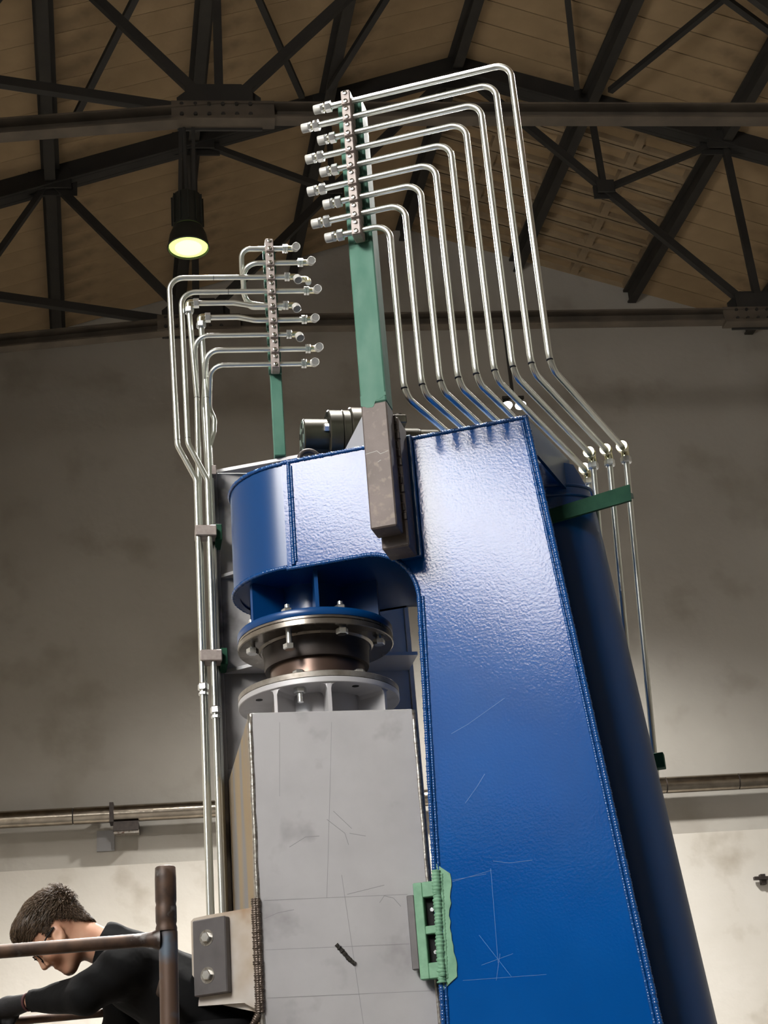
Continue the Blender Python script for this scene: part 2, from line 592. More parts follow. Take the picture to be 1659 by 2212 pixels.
def plank_mesh(k, coffer):
    """one roof plank between two purlins, local x along the slope, y along the hall"""
    a, b = PS[k], PS[k + 1]
    L = (b - a)
    drop = -0.337 * L
    g = 0.008
    m_ = MB()

    def P(x, y, z):
        return Vector((x, y, z + drop * x / L))
    if not coffer:
        q = [P(g, g, 0), P(L - g, g, 0), P(L - g, PW - g, 0), P(g, PW - g, 0)]
        m_.hexa(q + [p + Z * .1 for p in q])
        return m_.mesh('roof_plank', 'roof')
    xs = [g, .17, L / 2 - .08, L / 2 + .08, L - .17, L - g]
    ysx = [g, .1, PW - .1, PW - g]
    dz = .24
    for i in range(5):
        for j in range(3):
            q = [P(xs[i], ysx[j], 0), P(xs[i + 1], ysx[j], 0), P(xs[i + 1], ysx[j + 1], 0), P(xs[i], ysx[j + 1], 0)]
            if j == 1 and i in (1, 3):
                t = [P(xs[i] + .05, ysx[j] + .05, dz), P(xs[i + 1] - .05, ysx[j] + .05, dz), P(xs[i + 1] - .05, ysx[j + 1] - .05, dz), P(xs[i] + .05, ysx[j + 1] - .05, dz)]
                m_.add(q + t, [(0, 1, 5, 4), (1, 2, 6, 5), (2, 3, 7, 6), (3, 0, 4, 7), (4, 5, 6, 7)])
            else:
                m_.add(q, [(0, 1, 2, 3)])
    return m_.mesh('coffered_panel', 'coffer')


planks = {(k, cf): plank_mesh(k, cf) for k in range(4) for cf in (False, True)}
Mmir = Matrix.Diagonal((-1, 1, 1, 1))
for sg in (-1, 1):
    for k in range(4):
        for j in range(19):
            Yj = YW - (j + 1) * PW
            cf = sg > 0 and k < 2 and j < 10
            W = frame_m(hpt(sg * PS[k], Yj, zroof(PS[k])), S1 * sg, YV, Z)
            o = inst(planks[(k, cf)], 'coffered_panel' if cf else 'roof_plank', W, ceil)
for sg in (-1, 1):
    for k in range(0, 6):
        if k == 0 and sg < 0:
            continue
        s = sg * PS[k] if k else 0
        p = MB()
        for (y0, y1) in ((YREAR, YW),):
            z = zroof(s) - .02
            zc = z - .16
            wv, hv = .11, .16
            p.bar(hpt(s, y0, zc), hpt(s, y1, zc), 2 * wv * .5, 2 * hv)
            p.bar(hpt(s, y0, z - .02), hpt(s, y1, z - .02), .34, .05)
            p.bar(hpt(s, y0, z - .32), hpt(s, y1, z - .32), .2, .04)
        p.build('purlin', 'purlin', ceil)

# trusses ------------------------------------------------------------
SL = 5.35
rivet_me = MB().cyl((0, 0, 0), (0, 0, .03), .03, 8).mesh('bolt', 'truss')


def truss(Y, label):
    t = thing('roof_truss', hpt(0, Y, 16.1), label, 'truss', 'steel roof trusses')
    ztop = lambda s: zroof(s) - .22

    def T(s, z):
        return hpt(s, Y, z)
    for sg in (-1, 1):
        m_ = MB()
        for off in (-.1, .1):
            m_.bar(T(0, ztop(0)) + S2 * off, T(sg * HALF, ztop(HALF)) + S2 * off, .03, .42)
        m_.bar(T(0, ztop(0) - .2), T(sg * HALF, ztop(HALF) - .2), .36, .03)
        m_.build('top_chord', 'truss', t)
        # outer bottom chord falls a little towards the wall
        m_ = MB()
        m_.bar(T(sg * SL, 16.1), T(sg * HALF, 15.35), .04, .26)
        m_.bar(T(sg * SL, 15.98) - S2 * .1, T(sg * HALF, 15.23) - S2 * .1, .22, .03)
        m_.bar(T(sg * SL, 16.22) - S2 * .1, T(sg * HALF, 15.47) - S2 * .1, .22, .03)
        m_.build('bottom_chord', 'chord', t)
        mid = (sg * SL * .5, (16.1 + ztop(0)) / 2)
        rods = [((sg * SL, 16.15), (0, ztop(0)), .15), ((sg * SL, 16.15), (sg * 5.3, ztop(5.3)), .13), ((sg * SL, 16.15), (sg * 8.0, ztop(8.0)), .15),
                (mid, (sg * 2.65, ztop(2.65)), .11), (mid, (sg * 5.3, ztop(5.3)), .11), ((sg * SL, 16.15), (sg * HALF, ztop(HALF)), .15),
                ((sg * 9.4, 16.9), (sg * 8.0, ztop(8.0)), .1), ((sg * 9.4, 16.9), (sg * 10.6, ztop(10.6)), .1)]
        for (a, b, wd) in rods:
            m_ = MB()
            m_.bar(T(*a), T(*b), .12, wd)
            m_.build('diagonal', 'truss', t)
        for (s, z, wx, wz) in ((sg * SL, 16.3, .62, .42), (sg * 5.3, ztop(5.3) - .1, .5, .25), (sg * 2.65, ztop(2.65) - .1, .35, .2), (mid[0], mid[1], .22, .2),
                               (sg * 8.0, ztop(8.0) - .1, .5, .25)):
            m_ = MB()
            m_.prism([T(s - wx, z - wz), T(s + wx, z - wz), T(s + wx, z + wz * .4), T(s + wx * .55, z + wz), T(s - wx * .55, z + wz), T(s - wx, z + wz * .4)], S2 * .03)
            m_.obox(T(s, z) - S2 * .12, S1 * wx * .8, S2 * .02, Z * wz * .7)
            m_.build('gusset_plate', 'truss', t)
        # splice with its bolts at the bottom joint
        m_ = MB()
        m_.obox(T(sg * SL + sg * -.05, 16.1) - S2 * .16, S1 * .75, S2 * .02, Z * .17)
        m_.obox(T(sg * SL + sg * -.05, 15.94) - S2 * .1, S1 * .75, S2 * .13, Z * .02)
        sp = m_.build('splice_plate', 'chord', t)
        for k in range(6):
            for zz in (16.02, 16.2):
                inst(rivet_me, 'bolt', frame_m(T(sg * SL - .55 + k * .2, zz) - S2 * .18, S1, Z, -S2), sp)
    m_ = MB()
    m_.bar(T(-SL, 16.1), T(SL, 16.1), .04, .26)
    m_.bar(T(-SL, 15.98) - S2 * .1, T(SL, 15.98) - S2 * .1, .22, .03)
    m_.bar(T(-SL, 16.22) - S2 * .1, T(SL, 16.22) - S2 * .1, .22, .03)
    m_.build('bottom_chord', 'chord', t)
    m_ = MB()
    m_.prism([T(-.6, ztop(.6) - .3), T(.6, ztop(.6) - .3), T(.3, ztop(.3) + .1), T(-.3, ztop(.3) + .1)], S2 * .03)
    m_.build('gusset_plate', 'truss', t)
    return t


truss(YA, 'near dark steel roof truss whose level bottom chord crosses behind the top of the pipes')
truss(YB, 'far dark steel roof truss closest to the gable wall, peak behind the highest pipe')

# wind bracing rods lying under the roof slopes
br = [((290, 0), (158, 262)), ((560, 0), (652, 208)), ((832, 0), (712, 192)), ((1559, 0), (1318, 196)), ((1570, 0), (1700, 95)), ((1226, 0), (1246, 190))]
brlab = ['slim dark bracing rod slanting at far upper left, beside the leftmost purlin',
         'slim dark bracing rod slanting down rightward, left of the tall green post top',
         'slim dark bracing rod slanting down leftward, just above the tall green post top',
         'slim dark bracing rod slanting across the upper right roof planks',
         'slim dark bracing rod in the extreme top right corner',
         'slim dark upright bracing rod right of the highest pipe bend']
for (a, b), lb in zip(br, brlab):
    q = []
    for (x, y) in (a, b):
        sg = -1 if x < 985 else 1
        # plane just under the roof slope on that side
        sl = S1 * sg - Z * .337
        n = sl.cross(YV).normalized()
        q.append(on(x, y, hpt(0, YB, zroof(0) - .5), n))
    e = (q[0] - q[1])
    r_ = MB()
    r_.bar(q[1], q[0] + e * .6, .11, .11)
    tag(r_.build('bracing_rod', 'truss'), lb, 'bracing rod', 'roof bracing rods')

# wall pipe ----------------------------------------------------------
wp = thing('insulated_pipe', hpt(0, YW - .4, 8.3), 'fat foil-wrapped pipe running level along the far wall', 'pipe')
WY = YW - .42
cuts = [-12.9, -9.6, -7.6, -6.85, -4.2, 0, 4.2, 5.72, 8.5, 12.9]
for a, b in zip(cuts, cuts[1:]):
    MB().tube([hpt(a + .012, WY, 8.53), hpt(b - .012, WY, 8.53)], .165, 24).build('pipe_section', 'duct', wp, True)
MB().tube([hpt(-12.9, WY, 8.53), hpt(12.9, WY, 8.53)], .155, 16).build('pipe_core', 'blacksteel', wp, True)
for s in (-6.86, 0.5, 9.0):
    m_ = MB()
    m_.obox(hpt(s + .28, WY + .15, 8.27), S1 * .24, S2 * .25, Z * .09)
    m_.obox(hpt(s, WY, 8.53), S1 * .04, S2 * .19, Z * .19)
    m_.build('bracket', 'blacksteel', wp)
    MB().obox(hpt(s - .12, YW - .02, 8.1), S1 * .17, S2 * .02, Z * .2).build('wall_plate', 'scribe', wp)
    MB().obox(hpt(s + .28, WY + .05, 8.16), S1 * .24, S2 * .12, Z * .03).build('foot', 'plategrey', wp)
cd = thing('wall_conduit', hpt(6.2, YW - .1, 6.6), 'short dark conduit on the far wall at the right edge', 'conduit')
MB().bar(hpt(5.85, YW - .12, 6.62), hpt(8.5, YW - .12, 6.58), .1, .06).build('rail', 'blacksteel', cd)
MB().bar(hpt(6.3, YW - .08, 6.52), hpt(8.5, YW - .08, 6.47), .1, .05).build('cable', 'black', cd)
MB().obox(hpt(6.05, YW - .06, 6.6), S1 * .05, S2 * .06, Z * .1).build('saddle', 'blacksteel', cd)


# high-bay lamps -----------------------------------------------------
def lamp(s, Y, label, watt=LAMP_WATT):
    zb_ = 13.84
    p = hpt(s, Y, zb_)
    t = thing('high_bay_lamp', p, label, 'lamp', 'high-bay lamps')
    MB().lathe(p, Z, [(.285, -.01), (.30, .0), (.285, .05), (.26, .2), (.22, .3), (.21, .32), (.20, .32), (.25, .18), (.275, .04), (.285, -.01)], 40).build('reflector', 'lampbody', t, True)
    b = MB().lathe(p, Z, [(0, .86), (.2, .86), (.21, .84), (.21, .33), (0, .33)], 32)
    for k in range(12):
        a = k * math.pi / 6
        d = Vector((math.cos(a), math.sin(a), 0))
        b.obox(p + d * .215 + Z * .6, d * .015, d.cross(Z) * .008, Z * .24)
    b.build('ballast_housing', 'lampbody', t, True)
    MB().lathe(p, Z, [(0, .0), (.15, .0), (.272, .02), (.272, .03), (0, .03)], 40).build('lens', 'lampglow', t, True)
    MB().lathe(p, Z, [(0, -.012), (.15, -.008), (.19, -.002), (.19, .0), (0, .0)], 24).build('bulb', 'lampcore', t, True)
    m_ = MB()
    m_.cyl(p + Z * .86, p + Z * 2.2 - S1 * .02, .03, 10)
    m_.bar(p + Z * .9 - S1 * .1, p + Z * 2.2 - S1 * .06, .03, .05)
    m_.bar(p + Z * .9 + S1 * .1, p + Z * 2.2 + S1 * .12, .04, .05)
    m_.build('hanger', 'truss', t)
    ld = bpy.data.lights.new('lamp_light', 'SPOT')
    ld.energy = watt
    ld.color = LAMP_COL
    ld.spot_size = rad(138)
    ld.spot_blend = 0.9
    ld.shadow_soft_size = .22
    lo = bpy.data.objects.new('lamp_light', ld)
    col.objects.link(lo)
    lo.parent = t
    lo.location = (0, 0, -.05)


lamp(-5.86, YA, 'round high-bay lamp glowing yellow-green below the near truss', 54000)
for (s, Y, lb) in ((.65, 12.46, 'high-bay lamp just beyond the top right corner of the picture'),
                   (-5.86, 6.0, 'high-bay lamp hanging above the blue machine, out of view')):
    lamp(s, Y, lb)

# twin floodlight on the far truss, just above the corner of the blue frame
fp_ = on(1110, 876, hpt(0, YB - .25, 0), S2)
fl = thing('floodlight', fp_, 'pair of small white floodlights glowing above the top corner of the blue frame', 'floodlight')
for k, off in enumerate((-.125, .125)):
    hp = fp_ + S1 * off
    MB().lathe(hp, Vector((0, -.45, -1)).normalized(), [(0, -.14), (.06, -.14), (.07, -.10), (.105, -.02), (.11, .0), (.10, .0)], 24).build('head', 'lampbody', fl, True, 40)
    MB().lathe(hp, Vector((0, -.45, -1)).normalized(), [(0, -.004), (.1, -.004), (.1, -.012), (0, -.012)], 24).build('lens', 'floodlens', fl)
    ld = bpy.data.lights.new('flood_light', 'SPOT')
    ld.energy = FLOOD_WATT
    ld.color = (1.0, 0.99, 0.96)
    ld.spot_size = rad(150)
    ld.spot_blend = 1.0
    ld.shadow_soft_size = .3
    lo = bpy.data.objects.new('flood_light', ld)
    col.objects.link(lo)
    lo.parent = fl
    lo.location = (hp - fp_) - Z * .03
m_ = MB()
m_.bar(fp_ - S1 * .2 + Z * .16, fp_ + S1 * .2 + Z * .16, .05, .05)
m_.bar(fp_ + Z * .16, fp_ + Z * (16.0 - fp_.z), .05, .05)
m_.build('hanger', 'truss', fl)

# ================================================================ BLUE C-FRAME
ZT, ZBOT = 3.735, 3.366
R = 0.255
UA = (AX - B0).dot(B1)
DEP = 2 * R


def uf(z):
    return .406 + (3.737 - z) * .0832


def ul(z):
    return .013 - (3.188 - z) * .030


bf = thing('machine_frame', bpt(.3, .25, 0), 'glossy blue welded steel C-frame with rounded nose, tallest machine part', 'machine frame')
arc = []
fc, fr_ = (-.141, 3.366 - .163), .163
for k in range(0, 13):
    a = math.pi / 2 * (1 - k / 12)
    arc.append((fc[0] + .156 * math.cos(a), fc[1] + fr_ * math.sin(a)))
inner = [(UA, ZBOT)] + arc + [(ul(2.5), 2.5), (ul(2.0), 2.0), (ul(1.0), 1.0), (ul(0), 0)]
outline = [(UA, ZT), (uf(ZT), ZT), (uf(0), 0)] + inner[::-1]
MB().prism([bpt(u, 0, z) for u, z in outline], B2 * .02).build('front_plate', 'blue', bf)
MB().prism([bpt(u - (.06 if u > .3 else 0), DEP - .02, z) for u, z in outline], B2 * .02).build('back_plate', 'blueflat', bf)
# right side: short hood plate at the top, closing plate and an inclined rolled tube behind
hood = [bpt(uf(ZT), .02, ZT - .002), bpt(.478, .38, ZT), bpt(.478, .38, 3.60), bpt(uf(3.62) - .002, .02, 3.62)]
MB().prism(hood, -B1 * .01).build('hood_plate', 'blueflat', bf)
MB().prism([bpt(uf(ZT) - .05, .018, ZT - .01), bpt(uf(0) - .05, .018, 0), bpt(uf(0) - .05, .42, 0), bpt(uf(ZT) - .05, .42, ZT - .01)], -B1 * .015).build('side_plate', 'blueflat', bf)
TR, TD = .16, .44


def tube_top(du):
    return 3.70 - max(0, du - .085) * 3.0


m_ = MB()
ns = 48
for zi in range(2):
    for k in range(ns):
        a = 2 * math.pi * k / ns
        du = .117 - TR + TR * math.cos(a)
        z = 0.0 if zi == 0 else tube_top(du)
        m_.v.append(bpt(uf(z) + du, TD + TR * math.sin(a), z))
for k in range(ns):
    m_.f.append((k, (k + 1) % ns, ns + (k + 1) % ns, ns + k))
m_.build('rolled_tube', 'blueflat', bf, True, 60)
m_ = MB()
ringv = [bpt(uf(tube_top(.117 - TR + TR * math.cos(2 * math.pi * k / ns))) + .117 - TR + TR * math.cos(2 * math.pi * k / ns), TD + TR * math.sin(2 * math.pi * k / ns),
             tube_top(.117 - TR + TR * math.cos(2 * math.pi * k / ns)) - .001) for k in range(ns)]
cen_ = sum(ringv, Vector()) / ns
m_.add(ringv + [cen_], [(k, (k + 1) % ns, ns) for k in range(ns)])
m_.build('tube_cap', 'blueflat', bf, True, 40)
m_ = MB()
for zc in (3.635, 3.60):
    m_.tube([bpt(uf(zc) + .117 - TR + (TR + .001) * math.cos(a), TD + (TR + .001) * math.sin(a), zc + .02 * math.sin(a)) for a in np.linspace(-math.pi * .8, math.pi * .2, 30)], .006, 8)
m_.build('weld_seam', 'blueflat', bf, True)
# inner plate following the throat
t_ = .02
strip = [(UA, ZBOT)] + arc + [(ul(2.5), 2.5), (ul(1.0), 1.0), (ul(0), 0)]
m_ = MB()
k = len(strip)
for (u, z) in strip:
    m_.v.append(bpt(u, .004, z)); m_.v.append(bpt(u, DEP, z))
for i in range(k - 1):
    m_.f.append((2 * i, 2 * i + 1, 2 * i + 3, 2 * i + 2))
m_.build('throat_plate', 'blueflat', bf, True, 30)
# nose: half cylinder
m_ = MB()
m_.lathe(AX, Z, [(R, ZBOT), (R, ZT), (R - .02, ZT), (R - .02, ZBOT), (R, ZBOT)], 40, 0, math.pi, xdir=-B2)
# make sure the half turns towards -B1
m_.v = []; m_.f = []
nn = 40
for i in range(nn + 1):
    a = math.pi * i / nn
    d = -B2 * math.cos(a) - B1 * math.sin(a)
    for (r_, h) in ((R, ZBOT), (R, ZT), (R - .02, ZT), (R - .02, ZBOT)):
        m_.v.append(AX + d * r_ + Z * h)
for i in range(nn):
    for j in range(4):
        m_.f.append((i * 4 + j, (i + 1) * 4 + j, (i + 1) * 4 + (j + 1) % 4, i * 4 + (j + 1) % 4))
m_.build('nose_shell', 'blueflat', bf, True, 40)
# bottom and top of the nose
disc = [AX + (-B2 * math.cos(math.pi * i / 24) - B1 * math.sin(math.pi * i / 24)) * (R - .005) for i in range(25)]
MB().prism([p + Z * (ZBOT + .006) for p in disc], Z * .02).build('nose_floor', 'blueflat', bf)
topo = [p + Z * (ZT - .03) for p in disc] + [bpt(uf(ZT) - .06, DEP - .01, ZT - .03), bpt(uf(ZT) - .005, .01, ZT - .03)]
MB().prism(topo, Z * .02).build('top_plate', 'blueflat', bf)
# weld beads
m_ = MB()
sd = 1
for path, rr in (([bpt(UA, .0, ZT - .004), bpt(-.09, .0, ZT - .004)], .007), ([bpt(.03, .0, ZT - .004), bpt(uf(ZT), .0, ZT - .004)], .007),
                 ([bpt(uf(z) - .004, -.001, z) for z in (ZT, 2.5, 1.2, 0)], .0085),
                 ([bpt(u, -.001, z) for u, z in strip], .0075),
                 ([bpt(UA + .022, -.001, ZBOT + .01), bpt(UA + .022, -.001, ZT - .006)], .007)):
    bead(m_, path, rr, seed=sd); sd += 1
for h in (ZBOT + .006, ZT - .006):
    bead(m_, [AX + (-B2 * math.cos(a) - B1 * math.sin(a)) * (R + .001) + Z * h for a in np.linspace(0, math.pi * .8, 40)], .007, seed=sd); sd += 1
m_.build('weld_bead', 'weldblue', bf, True, None)
# second parallel ripple of weld
m_ = MB()
bead(m_, [bpt(uf(z) - .018, -.0005, z) for z in (ZT - .02, 2.5, 1.2, 0)], .005, seed=31)
m_.build('weld_bead', 'weldblue', bf, True, None)
m_ = MB()
bead(m_, [bpt(u + .012, -.0005, z) for u, z in strip[13:]], .005, seed=32)
bead(m_, [bpt(UA + .03, -.0005, ZBOT + .02), bpt(UA + .03, -.0005, ZT - .02)], .0045, seed=33)
m_.build('weld_bead', 'weldblue', bf, True, None)
# hub, ribs and ring below the nose
ZR1, ZR0 = zfront(1309, .25), zfront(1325, .25)
MB().lathe(AX, Z, [(.11, ZR0), (.11, ZBOT + .01)], 40).build('hub', 'blueflat', bf, True)
MB().lathe(AX, Z, [(.08, ZR0), (.248, ZR0), (.25, ZR0 + .003), (.25, ZR1 - .003), (.248, ZR1), (.08, ZR1), (.08, ZR0)], 72).build('flange_ring', 'blueflat', bf, True, 40)
angs = []
for (xr, yr) in ((559, 1307), (681, 1288)):
    q = atZ(xr, yr, (ZR1 + ZBOT) / 2) - AX
    angs.append(math.atan2(q.y, q.x))
stp = (angs[1] - angs[0])
nrib = max(6, round(2 * math.pi / abs(stp)))
for k in range(nrib):
    a = angs[0] + 2 * math.pi / nrib * k * (1 if stp > 0 else -1)
    d = Vector((math.cos(a), math.sin(a), 0))
    m_ = MB()
    zr = ZR1 - .002
    m_.prism([AX + d * .105 + Z * zr, AX + d * .232 + Z * zr, AX + d * .232 + Z * (ZBOT + .008), AX + d * .105 + Z * (ZBOT + .008)], d.cross(Z) * .012)
    m_.build('rib', 'blueflat', bf)

# stop bracket with two square holes on the throat edge
GD = .012
gu0, gz1 = buz(891, 1908, GD)
gu1, _ = buz(943, 1995, GD)
_, gz0 = buz(905, 2117, GD)
gmid = (gz0 + gz1) / 2
# frame bars
m_ = MB()
D0, D1 = -GD, .018


def gb(u0, u1, z0, z1, d0=D0, d1=D1):
    m_.obox(bpt((u0 + u1) / 2, (d0 + d1) / 2, (z0 + z1) / 2), B1 * (u1 - u0) / 2, B2 * (d1 - d0) / 2, Z * (z1 - z0) / 2, .002)


H = gz1 - gz0
gb(gu0, gu0 + .026, gz0, gz1)
for (za, zb2) in ((gz1 - .042, gz1), (gmid - .012, gmid + .01), (gz0, gz0 + .042)):
    gb(gu0 + .026, gu1, za, zb2)
sb = m_.build('stop_bracket', 'greenlite', bf)
m_ = MB()
m_.obox(bpt((gu0 + .028 + gu1) / 2, D1 - .002, gmid), B1 * (gu1 - gu0 - .026) / 2, B2 * .002, Z * (H / 2 - .04))
m_.build('hole_shade', 'black', sb)  # black sheet paints the shade inside the two holes
for zz in (gmid + .055, gmid - .06):
    MB().cyl(bpt(gu0 + .046, D1 - .004, zz), bpt(gu0 + .046, D1 - .016, zz), .006, 6).build('bolt', 'nut', sb)
_, pz1 = buz(874, 1935, GD)
_, pz0 = buz(893, 2095, GD)
MB().obox(bpt(gu0 - .0105, .001, (pz0 + pz1) / 2), B1 * .0105, B2 * .011, Z * (pz1 - pz0) / 2, .002).build('stop_pad', 'pad', sb)
# painted-over weld patch
rnd = random.Random(3)
poly = []
gzt, gzb = buz(942, 1865)[1], buz(958, 2140)[1]
for i in range(22):
    z = gzt - (gzt - gzb) * i / 21
    uu = ul(z) + .040 + .006 * math.sin(i * .45) + rnd.uniform(-.003, .003) - (.02 if i in (1, 20) else 0)
    if i in (0, 21):
        uu = ul(z) + .004
    poly.append((uu, z))
poly += [(ul(gzb) - .003, gzb), (ul(gzt) - .003, gzt)]
MB().prism([bpt(u, -.004, z) for u, z in poly], B2 * .006).build('primer_patch', 'greenlite', bf)
m_ = MB()
bead(m_, [bpt(ul(gzt) + .004, -.004, gzt - .02), bpt(ul(gzb) + .004, -.004, gzb + .02)], .0125, .010, .35, 9, 5)
bead(m_, [bpt(ul(gzt) + .018, -.001, gzt - .03), bpt(ul(gzb) + .018, -.001, gzb + .03)], .006, .009, .35, 8, 6)
m_.build('weld_bead', 'greenlite', bf, True, None)
for zz in (gz1 - .02, gmid, gz0 + .02):
    m_ = MB()
    bead(m_, [bpt(gu1 + .004, D0 + .004, zz + .018), bpt(gu1 + .004, D0 + .004, zz - .018)], .0085, .009, .3, 8, int(zz * 100))
    m_.build('weld_bead', 'greenlite', bf, True, None)


def strips(pls, w, off, name, m, parent, to3):
    """hair-thin surface marks following polylines given on a plate"""
    mb = MB()
    for pl in pls:
        pp = [Vector((p[0], p[1], 0)) for p in pl]
        for a, b in zip(pp, pp[1:]):
            d = (b - a)
            if d.length < 1e-6:
                continue
            nrm = Vector((-d.y, d.x, 0)).normalized() * w / 2
            q = [to3(p.x, p.y, off) for p in (a - nrm, b - nrm, b + nrm, a + nrm)]
            q2 = [to3(p.x, p.y, off * .2) for p in (a - nrm, b - nrm, b + nrm, a + nrm)]
            mb.hexa(q2 + q)
    return mb.build(name, m, parent)


bl = lambda pts: [buz(x, y) for x, y in pts]
strips([bl([(972, 1906), (1062, 1880)]), bl([(972, 1902), (1050, 1888)]), bl([(1060, 1876), (1076, 2080)]), bl([(1035, 2020), (1105, 2110)]), bl([(1040, 2085), (1108, 2060)]),
        bl([(1000, 2118), (1180, 2105)]), bl([(1080, 2060), (1072, 2118)])], .0010, -.0006, 'scratch', 'scratch', bf, lambda u, z, o: bpt(u, o, z))
strips([bl([(975, 1585), (1010, 1565), (1090, 1508)]), bl([(1005, 1735), (1030, 1700), (1047, 1672)]), bl([(1065, 1860), (1100, 1864), (1150, 1858)])], .0011, -.0006,
       'scratch', 'scratch', bf, lambda u, z, o: bpt(u, o, z))

# ================================================================ SWIVEL JOINT (bearing between frame and column)
ZF = zfront(1345, .25)
ZN = zfront(1411, .168)
ZL1, ZL0 = zfront(1446, .255), zfront(1459, .255)
ZG0 = zfront(1472, .255)
SC = 4.31 / 4.2
ZBOX = 1.6 + (2.843 - 1.6) * SC
sj = thing('swivel_joint', AX + Z * ZL0, 'round bolted steel swivel joint between blue nose and grey column', 'swivel joint')
MB().lathe(AX, Z, [(.05, ZR0 - .001), (.247, ZR0 - .001), (.247, ZR0 - .008), (.243, ZR0 - .009), (.243, ZR0 - .012), (.25, ZR0 - .013), (.25, ZF + .002), (.247, ZF),
                   (.185, ZF), (.178, ZF - .006), (.05, ZF - .006)], 80).build('upper_flange', 'machined', sj, True, 30)
MB().lathe(AX, Z, [(.175, ZF), (.17, ZF - .012), (.168, ZF - .04), (.168, ZN + .006), (.166, ZN), (.152, ZN), (.05, ZN)], 72).build('neck', 'blacksteel', sj, True, 30)
MB().lathe(AX, Z, [(.05, ZN + .003), (.151, ZN + .003), (.150, ZL1 + .02), (.153, ZL1), (.05, ZL1)], 72).build('spigot', 'brownsteel', sj, True, 30)
MB().lathe(AX, Z, [(.05, ZL1), (.253, ZL1), (.255, ZL1 - .002), (.255, ZL0 + .001), (.253, ZL0), (.05, ZL0)], 80).build('lower_flange', 'plategrey', sj, True, 30)
hexm = hexhead(.0195, .017).mesh('bolt_head', 'nut')
for (x, y, L) in ((541, 1402, .012), (625, 1392, .045), (742, 1356, .006), (830, 1380, .008)):
    q = atZ(x, y, ZF - L)
    d = (q - AX); d.z = 0
    d = d.normalized() * .215
    p = AX + d
    W = frame_m(Vector((p.x, p.y, ZF - L)), XV, -YV, -Z)
    bo = inst(hexm, 'bolt', W, sj)
    MB().cyl(Vector((p.x, p.y, ZF - L)), Vector((p.x, p.y, ZR1 + .03)), .0095, 12).build('shank', 'nut', bo, True)
    inst(hexm, 'nut', frame_m(Vector((p.x, p.y, ZR1)), XV, YV, Z), bo)
for (x, y) in ((652, 1490), (545, 1530), (775, 1486), (850, 1520)):
    q = atZ(x, y, ZG0)
    d = (q - AX); d.z = 0
    d = d.normalized() * .215
    p = AX + d
    bo = inst(hexm, 'bolt', frame_m(Vector((p.x, p.y, ZL1)), XV, YV, Z), sj)
    if x == 652:
        MB().cyl(Vector((p.x, p.y, ZL1)), Vector((p.x, p.y, ZG0 - .045)), .0095, 12).build('shank', 'nut', bo, True)
        inst(hexm, 'nut', frame_m(Vector((p.x, p.y, ZG0)), XV, -YV, -Z), bo)

# ================================================================ GREY COLUMN
GX0, GX1, GY0, GY1 = .418 * SC, .897 * SC, 4.2 * SC, 5.09
gc = thing('swivel_column', ((GX0 + GX1) / 2, 4.7, 0), 'bare grey steel box column under the swivel joint', 'column')


def panel(name, x0, x1, y0, y1, z0, z1, m, bev=.003):
    return MB().obox(((x0 + x1) / 2, (y0 + y1) / 2, (z0 + z1) / 2), XV * (x1 - x0) / 2, YV * (y1 - y0) / 2, Z * (z1 - z0) / 2, bev).build(name, m, gc)


panel('front_panel', GX0 + .006, GX1 - .006, GY0, GY0 + .015, 0, ZBOX, 'rawsteel')
panel('back_panel', GX0 + .006, GX1 - .006, GY1 - .015, GY1, 0, ZBOX, 'rawsteel')
panel('left_panel', GX0, GX0 + .015, GY0 + .012, GY1 - .012, 0, ZBOX - .003, 'ochre')
panel('right_panel', GX1 - .015, GX1, GY0 + .012, GY1 - .012, 0, ZBOX - .003, 'rawsteel')
panel('top_panel', GX0 + .012, GX1 - .012, GY0 + .012, GY1 - .012, ZBOX - .02, ZBOX - .002, 'rawsteel')
m_ = MB()
for x in (GX0 + .004, GX1 - .004):
    m_.tube([Vector((x + .0005 * math.sin(k * 1.7), GY0 + .005, .01 + (ZBOX - .014) * k / 60)) for k in range(61)], .0085, 10, True, lambda i: .0083 + .0007 * math.sin(i * 2.3))
m_.build('corner_weld', 'weldsteel', gc, True, None)
MB().lathe(AX, Z, [(.10, ZL0 - .0005), (.253, ZL0 - .0005), (.255, ZL0 - .002), (.255, ZG0 + .002), (.253, ZG0), (.10, ZG0), (.10, ZL0)], 80).build('flange_ring', 'rawsteel', gc, True, 30)
MB().lathe(AX, Z, [(.15, ZBOX - .003), (.15, ZG0 + .002), (.12, ZG0 + .002)], 48).build('hub', 'rawsteel', gc, True)
for xr in (589, 714, 836):
    q = atZ(xr, 1500 if xr != 714 else 1480, ZG0 - .02)
    d = (q - AX); d.z = 0
    a = math.atan2(d.y, d.x)
    for aa in ((a,) if xr != 714 else (a, a + math.pi)):
        d = Vector((math.cos(aa), math.sin(aa), 0))
        m_ = MB()
        sd_ = d.cross(Z) * .006
        # rib with flared fillet under the ring
        m_.prism([AX + d * .148 + Z * (ZBOX - .003) - sd_, AX + d * .249 + Z * (ZBOX - .003) - sd_, AX + d * .249 + Z * (ZG0 + .001) - sd_, AX + d * .148 + Z * (ZG0 + .001) - sd_], sd_ * 2)
        for sgn in (-1, 1):
            pr = [AX + d * .249 + sd_ * sgn + Z * (ZG0 - .018), AX + d * .249 + sd_ * sgn + Z * (ZG0 + .001), AX + d * .247 + sd_ * (sgn * 4.0) + Z * (ZG0 + .001), AX + d * .248 + sd_ * (sgn * 1.7) + Z * (ZG0 - .006)]
            m_.prism(pr, -d * .09)
        m_.build('rib', 'rawsteel', gc)
for (xr, yr) in ((560, 1512), (768, 1482)):
    q = atZ(xr, yr, ZG0)
    MB().cyl(q + Z * .002, q - Z * .0008, .011, 16).build('bolt_hole', 'black', gc)

